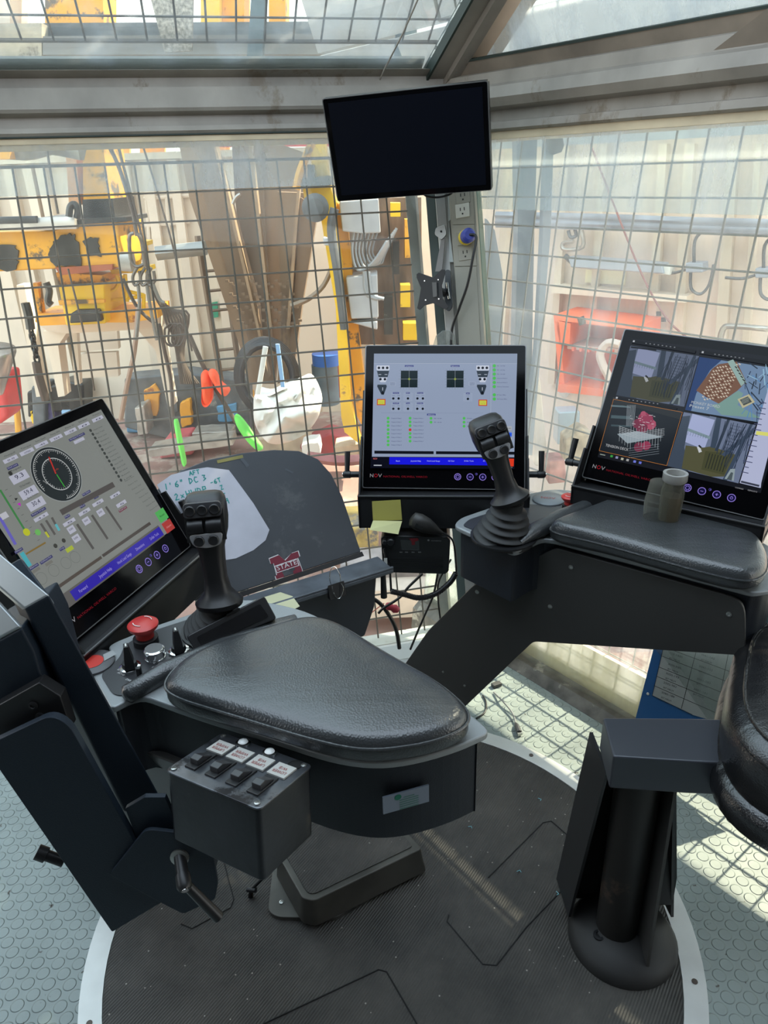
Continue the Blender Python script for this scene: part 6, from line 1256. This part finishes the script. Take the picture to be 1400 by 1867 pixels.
# ground clutter
for i, (px, Y, mt_, lb) in enumerate((([(226, 690), (340, 680), (452, 695), (456, 790), (300, 800), (226, 780)], 5.2, M_greyd, 'dark grey machinery skid behind the flags'), ([(340, 778), (392, 770), (396, 790), (380, 795), (342, 796)], 4.6, M_org, 'orange casting left of the green strap'), ([(402, 770), (432, 768), (434, 788), (404, 790)], 4.6, M_org, 'small orange casting beside the green strap top'),
                                      ([(435, 722), (456, 722), (458, 742), (438, 744)], 4.9, M_yel, 'small yellow box left of the white tarpaulin'), ([(600, 790), (640, 800), (650, 835), (560, 838), (545, 815)], 4.4, pm('hull_red', (.36, .06, .07), .6, 0, var=.2), 'low dark red casing right of the white tarpaulin'),
                                      ([(300, 800), (345, 795), (352, 830), (290, 838)], 4.2, pm('hull_red2', (.45, .08, .09), .6, 0, var=.2), 'red casing beside the right edge of the left monitor'), ([(602, 808), (610, 800), (616, 820), (600, 824)], 3.9, M_yel2, 'small yellow warning cone near the centre monitor'),
                                      ([(468, 800), (560, 790), (572, 812), (560, 830), (470, 836)], 4.1, pm('rag_cream', (.55, .45, .33), .8, 0, var=.2), 'dirty cream rags under the white tarpaulin'), ([(56, 705), (80, 702), (84, 790), (60, 790)], 4.2, M_greyd, 'dark gear case left of the blue sack'),
                                      ([(230, 720), (258, 722), (262, 790), (230, 790)], 4.5, pm('drum_blue', (.10, .26, .42), .5, 0, var=.3), 'faded blue drum just right of the left monitor corner'), ([(283, 715), (300, 712), (302, 752), (286, 755)], 4.4, M_org, 'upright orange post block left of the flags'),
                                      ([(106, 727), (128, 723), (133, 755), (112, 762)], 4.0, pm('sack_blue', (.25, .42, .62), .7, 0, var=.3), 'blue sack above the left monitor'), ([(50, 748), (70, 738), (78, 730), (80, 770), (58, 775)], 4.0, M_yel2, 'small yellow tool frame above the left monitor'),
                                      ([(72, 752), (90, 732), (100, 752), (96, 775), (74, 778)], 3.95, pm('rope_purple', (.10, .08, .20), .7, 0, var=.5), 'purple black rope heap above the left monitor'), ([(90, 705), (120, 695), (152, 700), (153, 750), (92, 752)], 5.4, M_grease, 'black padded case against the bulkhead, above the left monitor'), ([(48, 715), (68, 708), (68, 760), (50, 762)], 5.4, M_grease, 'black padded case at the far left of the bulkhead'))):
    xb, yb = max(px, key=lambda q_: q_[1]); card('rig_equipment', px, min(6.3, pz(xb, yb, GZ).y), .25, mt_, None, .02, lb, 'equipment')
t = thing('red_swivel', 'red machine with chrome funnel at the left edge of the photo', 'machine', pyy(0, 790, 3.6))
m = MB(); c = pyy(-8, 700, 3.6); m.lathe([(.03, -.05), (.05, .0), (.06, .02), (.12, .16), (.12, .175), (.10, .175)], c, (.1, -.1, 1), 24); m.build('chrome_funnel', pm('chrome_dirty', (.5, .5, .48), .25, .9, var=.3), t, smooth=40)
card('red_body', [(-40, 686), (6, 684), (10, 720), (14, 760), (0, 775), (-40, 778)], 3.6, .2, pm('swivel_red', (.62, .05, .05), .5, 0, var=.2), t, .02)
line('yellow_hoop', [(10, 712), (24, 716), (31, 750), (34, 790)], 4.6, .02, M_yel, 'curved yellow hoop at the left edge, behind the red machine', 'hoop')
# low floor grating etc seen below the centre monitor
for i, (px, mt_, lb) in enumerate((([(262, 712), (282, 700), (292, 716), (286, 760), (266, 756)], M_org, 'orange valve casting left of the upright orange post block'), ([(300, 725), (322, 722), (326, 752), (304, 756)], M_greyd, 'dark pump body between the orange castings'),
                       ([(328, 735), (346, 728), (350, 775), (330, 780)], M_org, 'orange ribbed casting under the hanging cables'), ([(246, 745), (262, 740), (270, 790), (250, 794)], M_steelr, 'worn steel pipe stub beside the left monitor top corner'),
                       ([(395, 740), (430, 736), (434, 768), (398, 770)], MATS['drum_blue'], 'blue-grey gearbox right of the orange flags'), ([(350, 790), (420, 786), (424, 800), (352, 806)], M_steelr, 'flat steel bar lying in front of the dark skid'),
                       ([(270, 820), (420, 800), (424, 812), (272, 834)], M_steelr, 'long pale steel beam lying behind the document board'), ([(548, 812), (580, 806), (586, 826), (552, 832)], M_sheet, 'white rag end beside the tarpaulin'), ([(610, 815), (655, 812), (655, 835), (612, 838)], MATS['rag_cream'], 'brown rag heap beside the small yellow cone'))):
    xb, yb = max(px, key=lambda q_: q_[1]); card('rig_equipment', jag(px, 1.2), min(6.3, pz(xb, yb, GZ).y)-.35, .2, mt_, None, .008, lb, 'equipment')
card('yellow_drum', [(560, 965), (690, 960), (690, 1030), (630, 1040), (640, 1000)], 3.6, .3, pm('drum_yellow', (.62, .42, .12), .6, 0, var=.5, vscale=10, stain=(.2, .18, .16), samt=.35), None, .02, 'scuffed yellow drum outside, seen beside the radio', 'drum')
for i, (y0, y1, c) in enumerate(((1035, 1075, pm('deck_gear', (.28, .24, .24), .7, 0, var=.5, vscale=7)), (1080, 1130, pm('deck_pink', (.62, .50, .42), .7, 0, var=.2)))):
    card('deck_box', [(620, y0), (830, y0-8), (835, y1-8), (625, y1)], 3.1-.12*i, .2, c, None, 0, ('dark cluttered deck gear below the radio, outside', 'pinkish deck box below the red plug, outside')[i], 'equipment')
line('red_hoses', [(560, 832), (620, 840), (690, 834)], 3.9, .03, pm('hose_red', (.34, .12, .12), .7, 0, var=.3), 'dull red hose along the deck left of the centre monitor', 'hose')

# ---- right wall of the rig floor
hW = V((-.78, .63, 0)).normalized(); nW = V((-.63, -.78, 0)).normalized(); W0 = pyy(1150, 400, 4.3)
def wp(x, y, c=0): return pp(x, y, W0+nW*c, nW)
def wcard(name, px, c, th, mat, par=None, bev=0, lab=None, cat=None, grp=None):
    m = MB(); m.prism([wp(x, y, c) for x, y in px], -nW*th); o = m.build(name, mat, par, bevel=bev)
    if lab: tag(o, lab, cat, grp)
    return o
def wline(name, px, c, r, mat, lab=None, cat=None, par=None):
    m = MB(); m.tube(catmull([wp(x, y, c) for x, y in px], 4), r, 6); o = m.build(name, mat, par, smooth=60)
    if lab: tag(o, lab, cat)
    return o
M_pink = pm('pinkish_wall_paint', (.70, .59, .51), .7, 0, var=.08, vscale=1.2, stain=(.50, .36, .22), samt=.15, sscale=2, squash=(1, 1, .3))
t = thing('side_bulkhead', 'pale cream side bulkhead with vertical ribs behind the right window', 'wall', wp(1150, 900))
wcard('plate', [(880, 258), (1560, 226), (1560, 1500), (1150, 1250), (880, 1120)], 0, .12, M_pink, t)
for x0, x1 in ((905, 925), (1010, 1022), (1078, 1090), (1185, 1200), (1232, 1250), (1310, 1330), (1360, 1372)):
    wcard('rib', [(x0+16, 262), (x1+16, 262), (x1-12, 700), (x0-12, 700)], .05, .05, M_creamd, t)
wcard('top_beam', [(880, 232), (1560, 200), (1560, 216), (880, 247)], .1, .2, pm('beam_buff', (.45, .38, .26), .7, 0, var=.15), t)
wcard('middle_ledge', [(1004, 520), (1252, 540), (1250, 552), (1180, 548), (1004, 534)], .12, .12, M_cream, t)
wcard('recess', [(1068, 492), (1140, 495), (1138, 520), (1066, 515)], .02, .02, pm('recess_pale', (.80, .72, .50), .6), t)  # recess filled with one even pale yellow
t = thing('cable_tray', 'grey cable tray with bundled cables across the right bulkhead', 'cable tray', wp(1150, 408, .15))
for i, y in enumerate((396, 402, 408, 414)): wline('cable_run', [(905, y-4), (1100, y+1), (1250, y+7), (1460, y+13)], .16, .016 if i % 2 else .022, pm('tray_grey', (.24, .26, .30), .6, .1, var=.3), par=t)
for i, (px, lb) in enumerate((([(1034, 468), (1206, 482), (1210, 500), (1040, 488)], 'long grey strip light fixture on the right bulkhead'),)):
    t = thing('strip_light', lb, 'light fixture', wp(px[3][0], px[3][1], .15)); wcard('housing', px, .18, .12, pm('fixture_grey', (.33, .36, .40), .5, .1, var=.1), t, .008); wcard('end_cap', [(1196, 482), (1222, 486), (1220, 502), (1200, 500)], .16, .08, M_white, t, .005); wline('wall_stay', [(1030, 466), (1045, 480)], .1, .015, M_greyd, par=t)
for i, (x, y, lb) in enumerate(((1265, 488, 'left grey junction box with a looping cable under it'), (1392, 498, 'right grey junction box at the edge of the photo'))):
    t = thing('junction_box', lb, 'junction box', wp(x, y+8, .12)); wcard('box_body', rect(x-16, y-9, x+16, y+9), .14, .1, pm('jbox_grey', (.30, .33, .38), .5, .1), t, .006)
    wline('conduit', [(x-16, y+4), (x-40, y+10), (x-70, y+8)], .12, .008, M_greyd, par=t); wline('conduit', [(x-6, y+9), (x-5, y+38), (x+12, y+48), (x+28, y+30), (x+36, y-6)], .12, .008, M_greyd, par=t); wline('conduit', [(x, y-9), (x+2, y-50), (x+20, y-70)], .12, .008, M_greyd, par=t)
wline('hanging_cable', [(1036, 420), (1040, 432), (1050, 430), (1048, 418)], .15, .010, M_greyd, 'small loop of cable under the tray, left of the strip light', 'cable')
wline('hanging_cable', [(1060, 420), (1062, 450), (1030, 455), (1026, 444), (1046, 440)], .15, .012, M_steelr, 'curled pale cable just above the strip light', 'cable')
wline('red_rope', [(1072, 250), (1110, 350), (1170, 500), (1215, 580), (1260, 622)], .25, .005, pm('rope_red', (.26, .10, .09), .7), 'thin dull red rope slanting down right across the right bulkhead', 'rope')
wline('wall_valve_pipe', [(1310, 640), (1318, 600), (1340, 595), (1400, 600)], .15, .016, M_steelr, 'small steel pipe with valve above the right monitor', 'pipe')
for x, y in ((1200, 572), (1209, 583)): wcard('black_tag', rect(x-4, y-4, x+4, y+4), .16, .01, M_black, None, 0, 'tiny black square on the bulkhead, %s of the pair' % ('upper' if y < 575 else 'lower'), 'tag')
# orange fire hose cabinet
t = thing('hose_cabinet', 'open orange fire hose cabinet on the right bulkhead', 'cabinet', wp(1080, 720, .3))
M_fo = pm('cabinet_orange', (.85, .16, .06), .5, 0, var=.06); M_fo2 = pm('cabinet_orange_inner', (.75, .12, .05), .55)
wcard('back_panel', [(1012, 578), (1166, 596), (1160, 722), (1020, 712)], .06, .02, M_fo2, t)
for px in ([(1009, 574), (1018, 575), (1030, 716), (1020, 716)], [(1160, 594), (1168, 594), (1164, 722), (1156, 722)], [(1009, 574), (1168, 594), (1166, 602), (1012, 584)], [(1012, 584), (1040, 590), (1038, 630), (1020, 628)]): wcard('frame_side', px, .34, .30, M_fo, t)
wcard('shelf', [(1034, 628), (1160, 640), (1158, 648), (1034, 636)], .30, .24, pm('shelf_pale', (.6, .45, .36), .6), t)
wcard('bottom_plate', [(1018, 700), (1160, 716), (1158, 730), (1016, 714)], .36, .34, M_fo, t)
for i in range(8): wcard('rack_peg', rect(1042+i*14, 633+i*1.2, 1046+i*14, 640+i*1.2), .33, .03, M_fo2, t)
t = thing('fire_hose', 'pale fire hose looped inside the orange cabinet', 'hose', wp(1108, 690, .4)); wline('hose_run', [(1130, 628), (1108, 625), (1094, 645), (1100, 668), (1110, 690), (1106, 712)], .42, .022, pm('hose_pale', (.62, .48, .40), .7), par=t); wline('brass_nozzle', [(1058, 578), (1060, 584), (1062, 592)], .36, .02, M_grease, par=t)
sheet('plastic_wrap', [(1012, 690), (1028, 680), (1046, 690), (1040, 712), (1030, 730), (1014, 712)], 4.5, pm('plastic_white', (.62, .64, .66), .4), 'crumpled clear plastic wrap at the lower left of the orange cabinet', 'plastic wrap', .04)
# grey legs seen through the right window, near the corner
M_leg = pm('leg_blue_grey', (.22, .25, .28), .6, .1, var=.2, vscale=4, squash=(1, 1, .3))
card('steel_post', [(942, 236), (980, 232), (974, 420), (970, 640), (962, 800), (934, 800), (944, 420)], 3.5, .12, M_leg, None, 0, 'wide blue-grey steel post behind the right window, nearest the socket trunking', 'post')
card('steel_post', [(996, 240), (1010, 238), (1004, 420), (986, 640), (970, 830), (954, 830), (978, 640), (990, 420)], 3.4, .08, M_leg, None, 0, 'narrow blue-grey post right of the wide one, with dark clamp at its top', 'post')
card('steel_post', [(888, 400), (902, 420), (916, 500), (916, 800), (922, 1010), (900, 1010), (892, 640), (890, 520)], 3.3, .08, M_leg, None, 0, 'curved grey post just right of the socket trunking', 'post')
m = MB(); c = pyy(1010, 256, 3.35); m.lathe([(.02, -.05), (.035, -.03), (.035, .03), (.02, .05)], c, (.3, 0, -1), 14); tag(m.build('dark_clamp', M_grease, smooth=40), 'small dark clamp at the top of the narrow grey post', 'clamp')
# debris seen low through the right window
for i, (px, Y, mt_, lb) in enumerate((([(1018, 752), (1058, 750), (1056, 806), (1016, 812)], 3.9, pm('panel_glass_blue', (.36, .43, .47), .3), 'grey-blue panel leaning below the orange cabinet'), ([(1030, 800), (1060, 780), (1080, 790), (1075, 840), (1028, 850)], 3.6, pm('sack_tan', (.42, .34, .24), .8, 0, var=.4, vscale=20), 'tan sack and scrap beside the right monitor'),
                                      ([(970, 690), (985, 690), (1000, 850), (975, 850)], 3.7, M_creamd, 'cream channel leaning low beside the centre monitor'), ([(1000, 840), (1030, 838), (1034, 880), (1000, 884)], 3.4, pm('can_red', (.35, .16, .14), .6, 0, var=.4, vscale=18), 'small reddish cans between the two right monitors'))):
    card('deck_scrap', px, Y, .12, mt_, None, .01, lb, 'scrap')
wcard('grille_panel', [(1150, 1150), (1560, 1230), (1560, 1420), (1200, 1290)], .5, .05, pm('deck_rose', (.42, .28, .22), .8, 0, var=.3), None, 0, 'rose brown deck plating low behind the right wire guard', 'plating')

# ---- groups for repeated things
GROUPS = {'touch_monitor': 'touch screen monitors of the operator station', 'armrest_console': 'armrest consoles of the operator station', 'sticky_note': 'yellow sticky notes under the centre monitor', 'cable': 'loose black cables under the centre monitor',
 'orange_rail_panel': 'orange panels above the bulkhead', 'upper_machinery': 'upright blocks above the roof beam', 'girder': 'girders behind the roof window', 'stanchion': 'stanchions behind the roof window', 'wire_guard': 'wire mesh guards around the cabin',
 'wire_rope': 'ropes and poles hanging outside', 'orange_flag': 'orange warning flags', 'green_strap': 'green lifting straps', 'rig_equipment': 'gear standing on the rig floor', 'deck_box': 'deck gear below the radio', 'junction_box': 'junction boxes on the right bulkhead',
 'hanging_cable': 'cables hanging under the tray', 'black_tag': 'black squares on the right bulkhead', 'steel_post': 'grey posts behind the right window', 'deck_scrap': 'scrap low behind the right window'}
for o in list(COL.objects):
    if o.parent is None and 'category' in o:
        g_ = GROUPS.get(o.name.split('.')[0])
        if g_: o['group'] = g_
